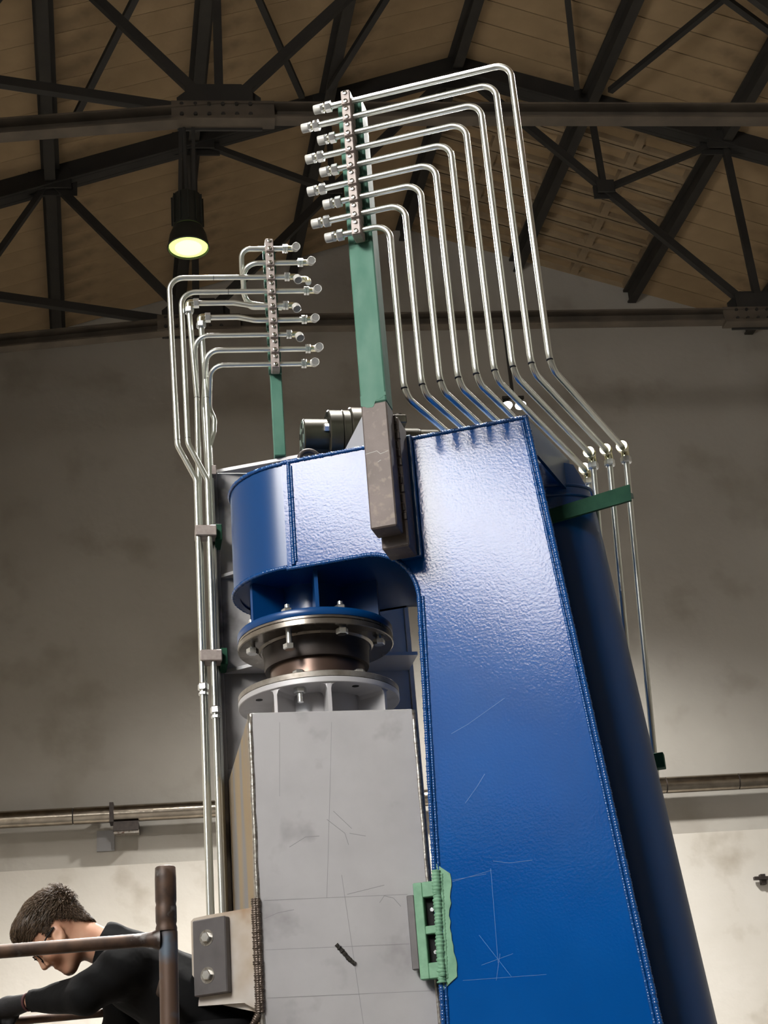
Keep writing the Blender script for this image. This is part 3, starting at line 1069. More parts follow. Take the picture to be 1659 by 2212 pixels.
# scribed layout lines and the burn mark
gp = lambda pts: [(lambda q: (q.x, q.z))(atY(x, y, GY0)) for x, y in pts]
g3 = lambda x, z, o: Vector((x, GY0 + o, z))
strips([gp([(570, 1945), (880, 1932)]), gp([(573, 2052), (885, 2039)]), gp([(577, 2156), (935, 2140)]), gp([(738, 1890), (785, 2212)]), gp([(714, 1660), (706, 1940)])],
       .0012, -.0005, 'scribe_line', 'scribe', gc, g3)
strips([gp([(706, 1770), (745, 1800), (753, 1825)]), gp([(720, 1752), (760, 1790)]), gp([(625, 1830), (660, 1808), (690, 1806)]), gp([(750, 1932), (830, 1912)]),
        gp([(570, 1985), (600, 1972), (635, 1965)]), gp([(755, 1800), (790, 1806)]), gp([(820, 1950), (830, 1935), (850, 1940), (866, 1958)])],
       .0016, -.0004, 'chalk_mark', 'scribe', gc, g3)
strips([gp([(604, 1560), (604, 1720)]), gp([(716, 1560), (714, 1660)])], .001, -.0004, 'scribe_line', 'scribe', gc, g3)
m_ = MB()
pts = [g3(*p, -.001) for p in gp([(726, 2040), (735, 2050), (744, 2060), (752, 2070), (762, 2079), (766, 2082)])]
bead(m_, pts, .006, .004, .5, 8, 9)
m_.build('burn_mark', 'burn', gc, True, None)

# left stop arm: angled plate, dark pad and bolts
a_ = rad(-52)
L1 = Vector((math.sin(a_), math.cos(a_), 0))
LN = Vector((L1.y, -L1.x, 0))
if LN.y > 0:
    LN = -LN
c0 = Vector((.418 * SC, 4.21 * SC, 0))


def lp(x, y, off=0):
    q = on(x, y, c0 + LN * off, LN)
    return (q - c0).dot(L1), q.z


def l3(u, z, off=0):
    return c0 + L1 * u * SC + LN * off + Z * zsc(z)


def zsc(z):
    return 1.6 + (z - 1.6) * SC


pu = [(.0, 2.305), (.16, 2.305), (.205, 2.303), (.214, 2.296), (.214, 2.07), (.19, 2.07), (.05, 2.062), (-.004, 2.03)]
pl = MB().prism([l3(u, z) for u, z in pu], -LN * .018).build('stop_plate', 'bracketsteel', gc)
MB().prism([l3(.0, 2.03, -.018), l3(.06, 2.062, -.018), l3(.16, 2.075, -.018), l3(.14, 2.075, -.10), l3(.0, 2.03, -.10)], Z * .014).build('stop_gusset', 'bracketsteel', gc)
m_ = MB().obox(l3(.1405, 2.192, .012), L1 * .055, LN * .012, Z * .1025, .003)
pd = m_.build('stop_pad', 'pad', pl)
for zz in (2.241, 2.143):
    cc = l3(.148, zz, .0245)
    MB().lathe(cc, LN, [(.0, -.001), (.0225, -.001), (.0225, .0006), (.0, .0006)], 24).build('bolt_recess', 'weldsteel', pd, True)
    inst(hexhead(.0145, .012).mesh('bolt_head', 'nut'), 'bolt', frame_m(l3(.146, zz, .0252), L1, LN.cross(L1), LN), pd)
m_ = MB()
bead(m_, [Vector((GX0 - .004, GY0 + .002, zsc(2.325))), Vector((GX0 - .004, GY0 + .002, zsc(2.03)))], .0115, .006, .35, 9, 12)
bead(m_, [Vector((GX0 + .003, GY0 - .002, zsc(2.325))), Vector((GX0 + .003, GY0 - .002, zsc(2.03)))], .008, .006, .4, 9, 14)
bead(m_, [Vector((GX0 - .004, GY0 + .002, zsc(2.03))), Vector((GX0 - .03, GY0 + .02, zsc(1.99)))], .010, .006, .35, 9, 13)
m_.build('stop_weld', 'weldburn', gc, True, None)

# ================================================================ REAR MAST behind the column
rm = thing('rear_mast', (.75, 5.3, 0), 'grey ribbed steel mast standing behind the box column', 'mast')
RX0, RX1, RY = .428, 1.08, 5.1
zsh = 4.02
MB().obox(((RX0 + RX1) / 2, RY + .01, zsh / 2), XV * (RX1 - RX0) / 2, YV * .01, Z * zsh / 2, .002).build('web_plate', 'rawsteel2', rm)
MB().obox((RX0 - .008, RY + .15, zsh / 2), XV * .008, YV * .16, Z * zsh / 2, .002).build('left_flange', 'rawsteel2', rm)
MB().obox((RX1 + .008, RY + .15, zsh / 2), XV * .008, YV * .16, Z * zsh / 2, .002).build('right_flange', 'rawsteel2', rm)
for (zz, dx, dy) in ((4.02, .30, .14), (3.605, .17, .15), (3.25, .2, .17), (2.90, .08, .05)):
    MB().prism([Vector((RX0 - .01, RY, zz)), Vector((RX0 + dx, RY - dy, zz)), Vector((RX1, RY - dy, zz)), Vector((RX1, RY, zz))], Z * .012).build('stiffener', 'rawsteel', rm)
# twin pipe clamps on the mast
for (yy, xs, ww) in ((1152, 444, 50), (1421, 455, 48)):
    q = atY(xs, yy, 5.0)
    tc_ = MB().obox(q + YV * .0, XV * .037, YV * .032, Z * .020, .003).build('twin_clamp', 'clamp', rm)
    MB().obox(q + Vector((.046, .045, .004)), XV * .012, YV * .05, Z * .03, .002).build('clamp_tab', 'greendark', rm)
MB().obox(atY(459, 1022, 5.06), XV * .012, YV * .03, Z * .018, .002).build('end_block', 'clamp', rm)

# ================================================================ MOTOR on top
my = 4.78
pc = atY(690, 946, my)
mo = thing('rotary_actuator', Vector((pc.x, my, ZT - .005)), 'dark round stepped motor lying on top of the blue frame behind the tall green post', 'motor')


def mx(x):
    return atY(x, 946, my).x


def mcyl(x0, x1, r, name, m, seg=40):
    a, b = mx(x0), mx(x1)
    MB().lathe(Vector((a, my, pc.z)), XV, [(0, 0), (r - .004, 0), (r, .004), (r, b - a - .002), (r - .002, b - a), (0, b - a)], seg).build(name, m, mo, True, 30)


mcyl(653, 708, .066, 'end_housing', 'motor')
mcyl(706, 735, .098, 'main_housing', 'motor')
mcyl(735.5, 753, .098, 'main_flange', 'motor')
mcyl(753, 800, .108, 'rear_housing', 'motor')
mcyl(850, 905, .036, 'shaft_sleeve', 'motor')
mcyl(905, 945, .032, 'shaft', 'motor')
a = mx(653)
MB().lathe(Vector((a - .0015, my, pc.z)), XV, [(.022, 0), (.062, 0), (.062, .003), (.022, .003)], 40).build('end_face', 'motorface', mo, True, 30)
for k in range(5):
    an = k * 2 * math.pi / 5 + .5
    p = Vector((a - .003, my + .043 * math.cos(an), pc.z + .043 * math.sin(an)))
    MB().cyl(p, p + XV * .006, .011, 14).build('port', 'black', mo, True)
for k in range(9):
    an = k * 2 * math.pi / 9
    p = Vector((mx(706) - .001, my + .082 * math.cos(an), pc.z + .082 * math.sin(an)))
    MB().cyl(p, p + XV * .006, .009, 10).build('port', 'black', mo, True)
p = Vector((mx(706), my - .066, pc.z + .005))
inst(hexhead(.016, .02).mesh('plug', 'nut'), 'plug', frame_m(p, YV, -Z, -XV), mo)
MB().obox(Vector((mx(760), my, (ZT + pc.z) / 2 - .02)), XV * .05, YV * .06, Z * ((pc.z - ZT) / 2 + .02), .004).build('motor_foot', 'motor', mo)
g0, g1, g2 = atY(790, 884, 4.62), atY(795, 985, 4.62), atY(738, 985, 4.62)
MB().prism([g0, g1, g2], YV * .015).build('gusset', 'rawsteel', mo)
q = atY(862, 912, 4.7)
MB().obox(q, XV * .022, YV * .03, Z * .016, .003).build('valve_block', 'motor', mo)
MB().cyl(q - Z * .06, q + Z * .03, .012, 14).build('valve_stem', 'blacksteel', mo, True)
# lifting eye
e_ = atY(668, 993, 4.6)
ey = MB()
ring = [e_ + Vector((.033 * math.cos(k * math.pi / 16), 0, .033 * math.sin(k * math.pi / 16))) for k in range(33)]
ey.tube(ring, .0085, 12, False)
ey.cyl(e_ - Z * .06, e_ - Z * .028, .012, 14)
tag(ey.build('lifting_eye', 'blacksteel', None, True), 'small dark ring eye bolt on the blue nose edge', 'eye bolt')


# ================================================================ PIPE POSTS, CLAMPS, PIPES
PR = 0.0100

clamp_b = MB()
clamp_b.obox((0, 0, 0), (.0158, 0, 0), (0, .026, 0), (0, 0, .0288), .0035)
clamp_me = clamp_b.mesh('pipe_clamp', 'clamp')
cap_b = MB().obox((0, -.027, 0), (.0142, 0, 0), (0, .0022, 0), (0, 0, .0268), .0015)
cap_me = cap_b.mesh('cover_plate', 'clamp')
cb = MB()
cb.lathe((0, -.0285, 0), (0, -1, 0), [(0, .0), (.0072, 0), (.0072, .005), (.0042, .0058), (.0038, .003), (0, .003)], 14)
cbolt_me = cb.mesh('bolt', 'clampbolt', True, None, 30)
foot_me = MB().obox((0, .036, 0), (.024, 0, 0), (0, .008, 0), (0, 0, .022), .001).mesh('weld_foot', 'green')


def clamp(parent, c, x, y):
    W = frame_m(c, x, y, Z)
    o = inst(clamp_me, 'pipe_clamp', W, parent)
    inst(cap_me, 'cover_plate', W, o)
    for zz in (-.0165, .0165):
        inst(cbolt_me, 'bolt', W @ Matrix.Translation((0, 0, zz)), o)
    inst(foot_me, 'weld_foot', W, o)


# --- tall green post
PD = .2                                  # post front face stands this far before the plate
tp = thing('pipe_post', bpt(-.03, -.1, 3.3), 'tall green primed square post with bare dark lower end on the blue plate', 'post')
U0, U1 = -.069, .012
ZP = 3.362
ZG = 3.775
MB().obox(bpt((U0 + U1) / 2, -PD + .04, (4.925 + ZG) / 2), B1 * (U1 - U0) / 2, B2 * .04, Z * (4.925 - ZG) / 2, .004).build('upper_post', 'green', tp)
# uneven edge of the green paint over the bare bar
m_ = MB()
edge = []
rnd = random.Random(11)
for i in range(15):
    u = U0 + (U1 - U0) * i / 14
    edge.append((u, ZG - .004 - .010 * math.sin(i * .33) + (.012 if i > 7 else 0) + rnd.uniform(-.003, .003)))
poly = [bpt(u, -PD - .0008, z) for u, z in edge] + [bpt(U1, -PD - .0008, ZG + .03), bpt(U0, -PD - .0008, ZG + .03)]
m_.prism(poly, B2 * .002)
m_.build('paint_edge', 'green', tp)
MB().obox(bpt((U0 + U1) / 2, -PD + .04, (ZP + ZG) / 2), B1 * (U1 - U0) / 2, B2 * .04, Z * (ZG - ZP) / 2, .004).build('lower_post', 'darksteel', tp)
MB().obox(bpt((U0 + U1) / 2 + .012, -.07, 3.54), B1 * .042, B2 * .05, Z * .215, .004).build('base_bar', 'darksteel', tp)
MB().obox(bpt((U0 + U1) / 2 + .035, -.012, 3.53), B1 * .033, B2 * .012, Z * .205, .003).build('backing_strip', 'blueflat', tp)
m_ = MB()
for i in range(12):
    z = 3.75 - .03 * i
    m_.obox(bpt(U1 - .001 + .004 * (i % 3), -.118, z), B1 * .008, B2 * .006, Z * .012, .002)
m_.build('weld_lumps', 'blacksteel', tp)
# chalk tick on the bar
strips([[(-.066, 3.608), (-.03, 3.612)], [(-.03, 3.612), (-.02, 3.60), (.004, 3.606)], [(-.03, 3.575), (-.02, 3.58)]], .0016, .0006, 'chalk_mark', 'capin', tp,
       lambda u, z, o: bpt(u, -PD - o, z))

hexpipe = hexhead(.0185, .022).mesh('union_nut', 'nut')
hexthin = hexhead(.0165, .010).mesh('union_nut', 'nut')
capm = MB().lathe((0, 0, 0), Z, [(0, .022), (.0125, .022), (.0145, .024), (.0158, .022), (.0158, .0), (0, 0)], 24).mesh('plastic_cap', 'cap', True, None, 40)
capf = MB().lathe((0, 0, 0), Z, [(0, .0225), (.0125, .0225), (.0125, .0215), (0, .0215)], 24).mesh('cap_face', 'capin')


def zrot(p, d):
    d = Vector(d).normalized()
    x = d.orthogonal().normalized()
    # keep two flats facing up
    x = d.cross(Z).normalized() if abs(d.z) < .9 else x
    return frame_m(p, x, d.cross(x), d)


def end_fitting(t, p, d, kind='straight', cd=None):
    """nut, body and plastic cap at a tube end; d points out of the tube"""
    d = Vector(d).normalized()
    if kind == 'straight':
        inst(hexpipe, 'union_nut', zrot(p, d), t)
        inst(hexthin, 'body_hex', zrot(p + d * .027, d), t)
        MB().cyl(p + d * .018, p + d * .04, .0125, 16).build('fitting_body', 'brass', t, True)
        c = inst(capm, 'plastic_cap', zrot(p + d * .036, d), t)
        inst(capf, 'cap_face', zrot(p + d * .036, d), c)
    else:
        cd = Vector(cd).normalized()
        inst(hexthin, 'union_nut', zrot(p - d * .002, d), t)
        inst(hexthin, 'union_nut', zrot(p + d * .008, d), t)
        b = MB()
        b.tube(fillet([p + d * .014, p + d * .042, p + d * .042 + cd * .022], .010, 6), .0115, 16)
        b.build('elbow', 'brass', t, True, 50)
        c = inst(capm, 'plastic_cap', zrot(p + d * .042 + cd * .012, cd), t)
        inst(capf, 'cap_face', zrot(p + d * .042 + cd * .012, cd), c)


PDP = .235                                # pipe centreline before the plate
ends = [(681, 240), (655, 283), (690, 308), (664, 350), (695, 378), (668, 420), (702, 447), (677, 490), (706, 518)]
back = (B1 * .111 + B2 * .64).normalized()
ordn = ['outermost', 'second from outside', 'third from outside', 'fourth from outside', 'middle', 'sixth from outside', 'seventh from outside', 'eighth from outside', 'innermost']
tipu, tipz = buz(1413, 1632, -.66)
dropv = (bpt(tipu, .66, 0) - (bpt(.524, -PDP, 0) + back * .76)) / (3.77 - tipz)
for i in range(9):
    zc = 4.882 - .0635 * i
    uc = .524 - .0557 * i
    p_c = bpt(-.0245, -PDP, zc)
    clamp(tp, bpt(-.0245, -PDP, zc), B1, B2)
    ue, _ = buz(*ends[i], PDP)
    uend = ue + .056
    corner = bpt(uc, -PDP, zc)
    markp = bpt(uc, -PDP, 3.76)
    hid = i > 2
    fin = markp + back * (.87 if hid else .745) + Z * .04
    lab = ('%s of nine zinc pipes arching from the tall green post' % ordn[i])
    t = thing('hydraulic_pipe', markp, lab, 'pipe', 'arched pipes from the tall green post')
    path = fillet([bpt(uend, -PDP, zc), corner, markp, fin], [.052, .052], 10)
    MB().tube(path, PR, 16).build('tube', 'zinc', t, True)
    mk = bpt(uc, -PDP, 3.785)
    MB().cyl(mk - Z * .0009, mk + Z * .0009, PR + .0004, 16).build('bend_mark', 'mark', t, True)
    end_fitting(t, bpt(uend, -PDP, zc), -B1)
    # elbow and drop tube behind the frame
    el = MB().tube(fillet([fin - back * .012, fin + back * .016, fin + back * .016 - Z * .03], .012, 6), .0145, 16)
    el.build('elbow', 'brass', t, True, 50)
    MB().lathe(fin - back * .01, back, [(0, -.008), (.019, -.008), (.021, .0), (.021, .006), (0, .008)], 20).build('elbow_collar', 'brass', t, True, 40)
    tp0 = fin + back * .016 - Z * .03
    inst(hexpipe, 'union_nut', zrot(tp0, -Z), t)
    MB().tube([tp0 - Z * .01, tp0 - Z * 1.15 + dropv * 1.15], PR, 16).build('drop_tube', 'zinc', t, True)

# --- green pipe brackets at the back right corner
fin9 = bpt(.524, -PDP, 3.80) + back * .745
n9 = fin9 + back * -.022                # bar passes in front of the drop tubes
bdir = B1


def bar_pt(x, y):
    return on(x, y, fin9 - B2 * .03, B2)


pb = thing('pipe_bracket', bar_pt(1300, 1085), 'dark green flat bar clamping the right-hand drop pipes to the blue frame', 'bracket')
BD = .262
qq = [buz(1198, 1127, -BD), buz(1364, 1080, -BD), buz(1360, 1046, -BD), buz(1189, 1100, -BD)]
ext = ((qq[0][0] - qq[1][0]) * .2, (qq[0][1] - qq[1][1]) * .2)
qq[0] = (qq[0][0] + ext[0], qq[0][1] + ext[1]); qq[3] = (qq[3][0] + ext[0], qq[3][1] + ext[1])
MB().prism([bpt(u, BD, z) for u, z in qq], B2 * .012).build('bar', 'greendark', pb)
for k in range(3):
    p = bpt(.524 - .0557 * k, -PDP, 0) + back * .76
    u_, d_ = (p - B0).dot(B1), (p - B0).dot(B2)
    zz = qq[0][1] + (u_ - qq[0][0]) * (qq[1][1] - qq[0][1]) / (qq[1][0] - qq[0][0]) + .03
    u2 = min(u_, qq[1][0] - .015)
    MB().bar(bpt(u2, BD + .01, zz), bpt(u_, d_ - .012, zz + .085), .014, .016).build('saddle_arm', 'greendark', pb)
lowp = on(1421, 1645, bpt(0, .645, 0), B2)
pb2 = thing('pipe_bracket', lowp, 'small dark green pipe bracket low on the right edge of the frame', 'bracket')
MB().obox(lowp, B1 * .022, B2 * .02, Z * .024, .002).build('block', 'greendark', pb2)
MB().obox(lowp - B1 * .06 + B2 * .01, B1 * .05, B2 * .008, Z * .02, .002).build('arm', 'greendark', pb2)

# --- small green post with its nine pipes
t4 = rad(4)
Q1 = Vector((math.cos(t4), -math.sin(t4), 0))
Q2 = Vector((math.sin(t4), math.cos(t4), 0))
qb = atY(605, 990, 5.0)
Q0 = Vector((qb.x, 5.0, 0))
QPD = .06                                  # pipe centreline before post centre


def qpt(x, y, d=QPD):
    return on(x, y, Q0 - Q2 * d, Q2)


def q3(u, z, d=QPD):
    return Q0 + Q1 * u - Q2 * d + Z * z


lpz = 4.034
sp_ = thing('pipe_post', Q0 + Z * lpz, 'short slim green post with a ladder of pipe clamps, left of the tall post', 'post')
zt = qpt(578, 548, .02).z
MB().obox(Q0 + Z * (zt + lpz) / 2, Q1 * .021, Q2 * .022, Z * (zt - lpz) / 2, .003).build('post', 'green', sp_)
cl = [(578.5, 536), (582, 568), (584, 599), (586, 630), (588.5, 661), (590, 691), (592, 723), (594, 754), (597, 786)]
cl3 = []
us = [(qpt(*c_) - Q0).dot(Q1) for c_ in cl]
um = sum(us) / 9
zs_ = [qpt(*c_).z for c_ in cl]
zfit = np.polyfit(range(9), zs_, 1)
for i in range(9):
    z = float(np.polyval(zfit, i))
    cl3.append((um, z))
    clamp(sp_, q3(um, z), Q1, Q2)

rt_ = {0: (612, 0), 1: (645, 1), 2: (616, 2), 3: (658, 3), 4: (613, 4), 5: (653, 5), 6: (620, 6), 7: (661, 7), 8: (652, 8)}
facing = Vector((.10, -.92, -.30)).normalized()
down = Vector((.12, -.55, -.80)).normalized()
lnames = ['topmost', 'second', 'third', 'fourth', 'fifth', 'sixth', 'seventh', 'eighth', 'lowest']
ldesc = ['topmost short looped zinc pipe on the slim green post', 'second looped zinc pipe from the top on the slim green post',
         'outermost zinc pipe bending down at the far left of the slim post', 'second zinc pipe from the left bending down left of the slim post',
         'wavy zinc pipe on the fifth clamp with a square elbow at its left', 'wavy zinc pipe on the sixth clamp, its left elbow lower and further right',
         'thin zinc pipe on the seventh clamp, bending down behind the elbows', 'zinc pipe on the eighth clamp, curving down at its left end',
         'lowest zinc pipe on the slim post, with a kinked drop']


def U(x, y, d=QPD):
    return (qpt(x, y, d) - Q0).dot(Q1)


MASTD = -.0     # depth of the drop pipes
for i in range(9):
    z = cl3[i][1]
    xr = rt_[i][0]
    ur = U(xr, 536 + 31 * i)
    t = thing('hydraulic_pipe', q3(um, z), ldesc[i], 'pipe', 'pipes on the slim green post')
    right = q3(ur, z)
    if i == 0:
        a = U(522, 560)
        path = fillet([right, q3(a, z + .0), q3(a, z - .06, .03), q3(a + .01, z - .17, -.05), q3(a + .15, z - .19, -.06)], [.055, .02, .04], 8)
    elif i == 1:
        a = U(526, 590)
        path = fillet([right, q3(a, z), q3(a, z - .08, -.02), q3(a + .02, z - .11, -.08), q3(a + .16, z - .11, -.08)], [.06, .02, .03], 8)
    elif i in (2, 3):
        a = U(366, 660) if i == 2 else U(392, 680)
        k0 = qpt(383, 962) if i == 2 else qpt(406, 958)
        k1 = qpt(424, 1030) if i == 2 else qpt(447, 1030)
        bx = atY(424 if i == 2 else 448, 1036, 4.985)
        top = Vector((q3(a, z).x, q3(a, z).y, z))
        b0 = Vector((k0.x, k0.y, k0.z))
        path = fillet([right, top, b0, Vector((bx.x, bx.y, k1.z)), Vector((bx.x + .004, 4.985, .6))], [.055, .05, .05], 10)
        MB().cyl(b0 + Z * .02, b0 + Z * .0215, PR + .0004, 16).build('bend_mark', 'mark', t, True)
        mkx = right.lerp(top, .62)
        MB().cyl(mkx, mkx + Q1 * .0018, PR + .0004, 16).build('bend_mark', 'mark', t, True)
        # union on the drop
        un = atY(443 if i == 2 else 468, 1490 if i == 2 else 1540, 4.985)
        un = Vector((bx.x + .003, 4.985, un.z))
        inst(hexpipe, 'union_nut', zrot(un, Z), t)
        inst(hexthin, 'union_nut', zrot(un - Z * .018, Z), t)
    elif i in (4, 5):
        xl, yl = ((425, 655) if i == 4 else (450, 686))
        ql = qpt(xl, yl)
        ua_ = (ql - Q0).dot(Q1)
        w1 = U(505 if i == 4 else 515, yl)
        w2 = U(545 if i == 4 else 550, yl)
        path = fillet([right, q3(w2, z), q3(w1, ql.z), ql], [.09, .09], 8)
        # elbow and drop
        ex = qpt(408 if i == 4 else 434, yl + 3)
        inst(hexpipe, 'union_nut', zrot(ql + Q1 * .008, -Q1), t)
        e0 = Vector((ex.x, ex.y, ql.z))
        MB().tube(fillet([ql - Q1 * .01, e0, e0 - Z * .04], .006, 4), .0155, 14).build('elbow', 'brass', t, True, 50)
        inst(hexpipe, 'union_nut', zrot(e0 - Z * .022, -Z), t)
        lo_ = atY(425 if i == 4 else 446, 860, 5.02)
        lo2 = atY(431 if i == 4 else 456, 1100, 5.045)
        dp_ = fillet([e0 - Z * .03, Vector((lo_.x, lo_.y, lo_.z)), Vector((lo2.x, 5.045, lo2.z)), Vector((lo2.x, 5.045, .6))], .1, 5)
        MB().tube(dp_, PR, 16).build('drop_tube', 'zinc', t, True)
        MB().cyl(lo_ + Z * .001, lo_ - Z * .0008, PR + .0006, 16).build('bend_mark', 'mark', t, True)
    else:
        spec = {6: ((421, 735), (425, 850), (428, 1060)), 7: ((446, 775), (440, 880), (452, 1060)), 8: ((455, 815), (452, 880), (458, 1060))}[i]
        a = U(*spec[0])
        l1 = atY(*spec[1], 5.05)
        l2 = atY(*spec[2], 5.075)
        pts_ = [right, q3(a, z), Vector((l1.x, 5.05, l1.z))]
        if i == 8:
            for (x_, y_) in ((463, 905), (462, 935), (453, 965)):
                w_ = atY(x_, y_, 5.05)
                pts_.append(w_)
        pts_ += [Vector((l2.x, 5.075, l2.z)), Vector((l2.x, 5.075, .6))]
        path = fillet(pts_, [.05] + [.05] * (len(pts_) - 3), 8)
    MB().tube(path, PR if i not in (6, 8) else .0088, 16).build('tube', 'zinc', t, True)
    if i in (2, 4, 6):
        end_fitting(t, right, Q1, 'elbow', down)
    else:
        end_fitting(t, right, Q1, 'elbow', facing)
    if i == 1:
        e_end = q3(U(664, 603, -.02), qpt(664, 603, -.02).z, -.02)
        b = MB()
        b.tube(fillet([e_end - Q1 * .05, e_end, e_end - Z * .034 - Q2 * .03], .012, 5), .0115, 14)
        b.build('rear_elbow', 'brass', t, True, 50)

# ================================================================ SCAFFOLD
sc = thing('scaffold', (.0, 3.95, 0), 'rusty tube scaffold with guard rails at lower left', 'scaffold')
SY = 3.9
pt = atY(357, 1872, SY)
pm = atY(360, 2012, SY)
MB().lathe(Vector((pt.x, SY, 0)), Z, [(0, pt.z), (.022, pt.z), (.0255, pt.z - .003), (.0265, pt.z - .03), (.0262, pt.z - .085), (.0245, pt.z - .093), (.0262, pt.z - .10), (.026, pt.z - .135),
                                      (.0242, pt.z - .142), (.0265, pt.z - .15), (.0262, pm.z), (.0, pm.z)], 32).build('spigot_sleeve', 'rust', sc, True, 60)
MB().lathe(Vector((pt.x + .004, SY, 0)), Z, [(0, 0), (.0232, 0), (.0232, pm.z - .0005), (0, pm.z - .0005)], 32).build('standard', 'rustblue', sc, True, 60)
r0, r1 = atY(-120, 2065, SY), atY(345, 2029, SY)
MB().tube([r0 - XV * 1.1, r0, r1 - XV * .03, r1], .0165, 20).build('guard_rail', 'rust', sc, True)
m_ = MB()
m_.tube([r1 - XV * .045, r1 - XV * .02, r1], .0165, 20, True, lambda i: (.0165, .019, .027)[i])
m_.build('weld_collar', 'rust', sc, True)
MAN = 4.60
RYB = MAN + .0
q0, q1 = atY(-60, 2214, RYB + .19), atY(245, 2186, RYB + .19)
dq = (q1 - q0).normalized()
MB().tube([q0 - dq * 1.0, q1 + dq * .18], .0125, 18).build('mid_rail', 'rust', sc, True)
# far standards, deck and braces outside the picture
xa, xb = pt.x + .004, pt.x - 1.55
for (x, y) in ((xb, SY), (xb, 4.9), (xa - .02, 4.9)):
    MB().tube([Vector((x, y, 0)), Vector((x, y, 1.75))], .0232, 20).build('standard', 'rustblue', sc, True)
DECK = .78
for y in (SY, 4.9):
    MB().tube([Vector((xb, y, DECK - .06)), Vector((xa, y, DECK - .06))], .0165, 16).build('ledger', 'rust', sc, True)
for x in (xa, xb):
    MB().tube([Vector((x, SY, DECK - .06)), Vector((x, 4.9, DECK - .06))], .0165, 16).build('transom', 'rust', sc, True)
MB().tube([Vector((xa, SY, q0.z + .02)), Vector((xa, 4.9, q0.z + .02))], .0125, 16).build('transom', 'rust', sc, True)
for k in range(5):
    y0 = SY + .02 + .195 * k
    MB().obox(((xa + xb) / 2, y0 + .09, DECK - .025), XV * (xa - xb) / 2, YV * .092, Z * .018, .003).build('deck_board', 'wood', sc)


# ================================================================ PERSON
def man(x, y, dy=0.0):
    return np.array(atY(x, y, MAN + dy))


hc = man(108, 2000)
ex_ = (man(109, 2000) - hc)
ey_ = (man(108, 2001) - hc)
KP = float(np.linalg.norm(ex_))
ex_ /= np.linalg.norm(ex_); ey_ /= np.linalg.norm(ey_)
HF = -.6 * ex_ + .8 * ey_
HU = -.8 * ex_ - .6 * ey_
HU = HU - HF * (HU @ HF); HU /= np.linalg.norm(HU)
HS = np.array((0., -1., 0.))              # towards the viewer: his left


def hd(F_, U_, S_=0.0):
    return hc + (HF * F_ + HU * U_ + HS * S_) * KP


def grid(lo, hi, h):
    ax = [np.arange(lo[i], hi[i] + h, h) for i in range(3)]
    return ax


def surf(fn, lo, hi, h):
    """naive surface nets of a signed distance field"""
    C_ = 4
    nb = [int(math.ceil((hi[i] - lo[i]) / (h * C_))) + 1 for i in range(3)]
    axc = [lo[i] + h * C_ * (np.arange(nb[i]) + .5) - h * .5 for i in range(3)]
    G = np.stack(np.meshgrid(*axc, indexing='ij'), -1)
    Vc = fn(G.reshape(-1, 3)).reshape(nb)
    V = np.repeat(np.repeat(np.repeat(Vc, C_, 0), C_, 1), C_, 2).astype(np.float32)
    near = np.abs(V) < h * C_ * 1.9
    ijk = np.argwhere(near)
    V[near] = fn(np.array(lo) + ijk * h)
    neg = V < 0
    nx, ny, nz = V.shape
    s = np.zeros((nx - 1, ny - 1, nz - 1, 3), np.float32)
    cnt = np.zeros((nx - 1, ny - 1, nz - 1), np.float32)
    corners = [(i, j, k) for i in (0, 1) for j in (0, 1) for k in (0, 1)]

    def sub(A, c):
        return A[c[0]:nx - 1 + c[0], c[1]:ny - 1 + c[1], c[2]:nz - 1 + c[2]]
    for a in corners:
        for d in range(3):
            if a[d] == 0:
                b = list(a); b[d] = 1
                va, vb = sub(V, a), sub(V, b)
                cr = (va < 0) != (vb < 0)
                t = np.where(cr, va / np.where(cr, va - vb, 1), 0)
                for e in range(3):
                    s[..., e] += np.where(cr, a[e] + (t if e == d else 0), 0)
                cnt += cr
    act = cnt > 0
    idx = -np.ones(act.shape, int)
    idx[act] = np.arange(act.sum())
    ii = np.argwhere(act)
    verts = np.array(lo) + h * (ii + s[act] / cnt[act][:, None])
    faces = []
    for d in range(3):
        o = [e for e in range(3) if e != d]
        sl0 = [slice(1, -1)] * 3; sl1 = [slice(1, -1)] * 3
        sl0[d] = slice(0, -1); sl1[d] = slice(1, None)
        a, b = neg[tuple(sl0)], neg[tuple(sl1)]
        cr = np.argwhere(a != b)
        base_ = cr + 1
        base_[:, d] -= 1
        flip = a[tuple(cr.T)]
        q = []
        for (da, db) in ((0, 0), (1, 0), (1, 1), (0, 1)):
            c_ = base_.copy()
            c_[:, o[0]] -= da; c_[:, o[1]] -= db
            q.append(idx[tuple(c_.T)])
        q = np.stack(q, 1)
        if d == 1:
            flip = ~flip
        q[~flip] = q[~flip][:, ::-1]
        faces.append(q)
    faces = np.concatenate(faces)
    faces = faces[(faces >= 0).all(1)]
    return verts, faces


def capsule(P, a, b, ra, rb):
    a, b = np.array(a), np.array(b)
    ba = b - a
    t = np.clip(((P - a) @ ba) / (ba @ ba), 0, 1)
    return np.linalg.norm(P - a - t[..., None] * ba, axis=-1) - (ra + (rb - ra) * t)


def ellip(P, c, ax, rr):
    q = (P - np.array(c)) @ np.array(ax).T / np.array(rr)
    k = np.linalg.norm(q, axis=-1)
    return (k - 1) * min(rr)


def smin(a, b, k):
    h = np.clip(.5 + .5 * (b - a) / k, 0, 1)
    return b * (1 - h) + a * h - k * h * (1 - h)


HX = (HF, HU, HS)
K = KP


def neckbody(P, g=0.0):
    d = capsule(P, hd(-18, -32), man(214, 2043), 37 * K + g, 40 * K + g)
    return d


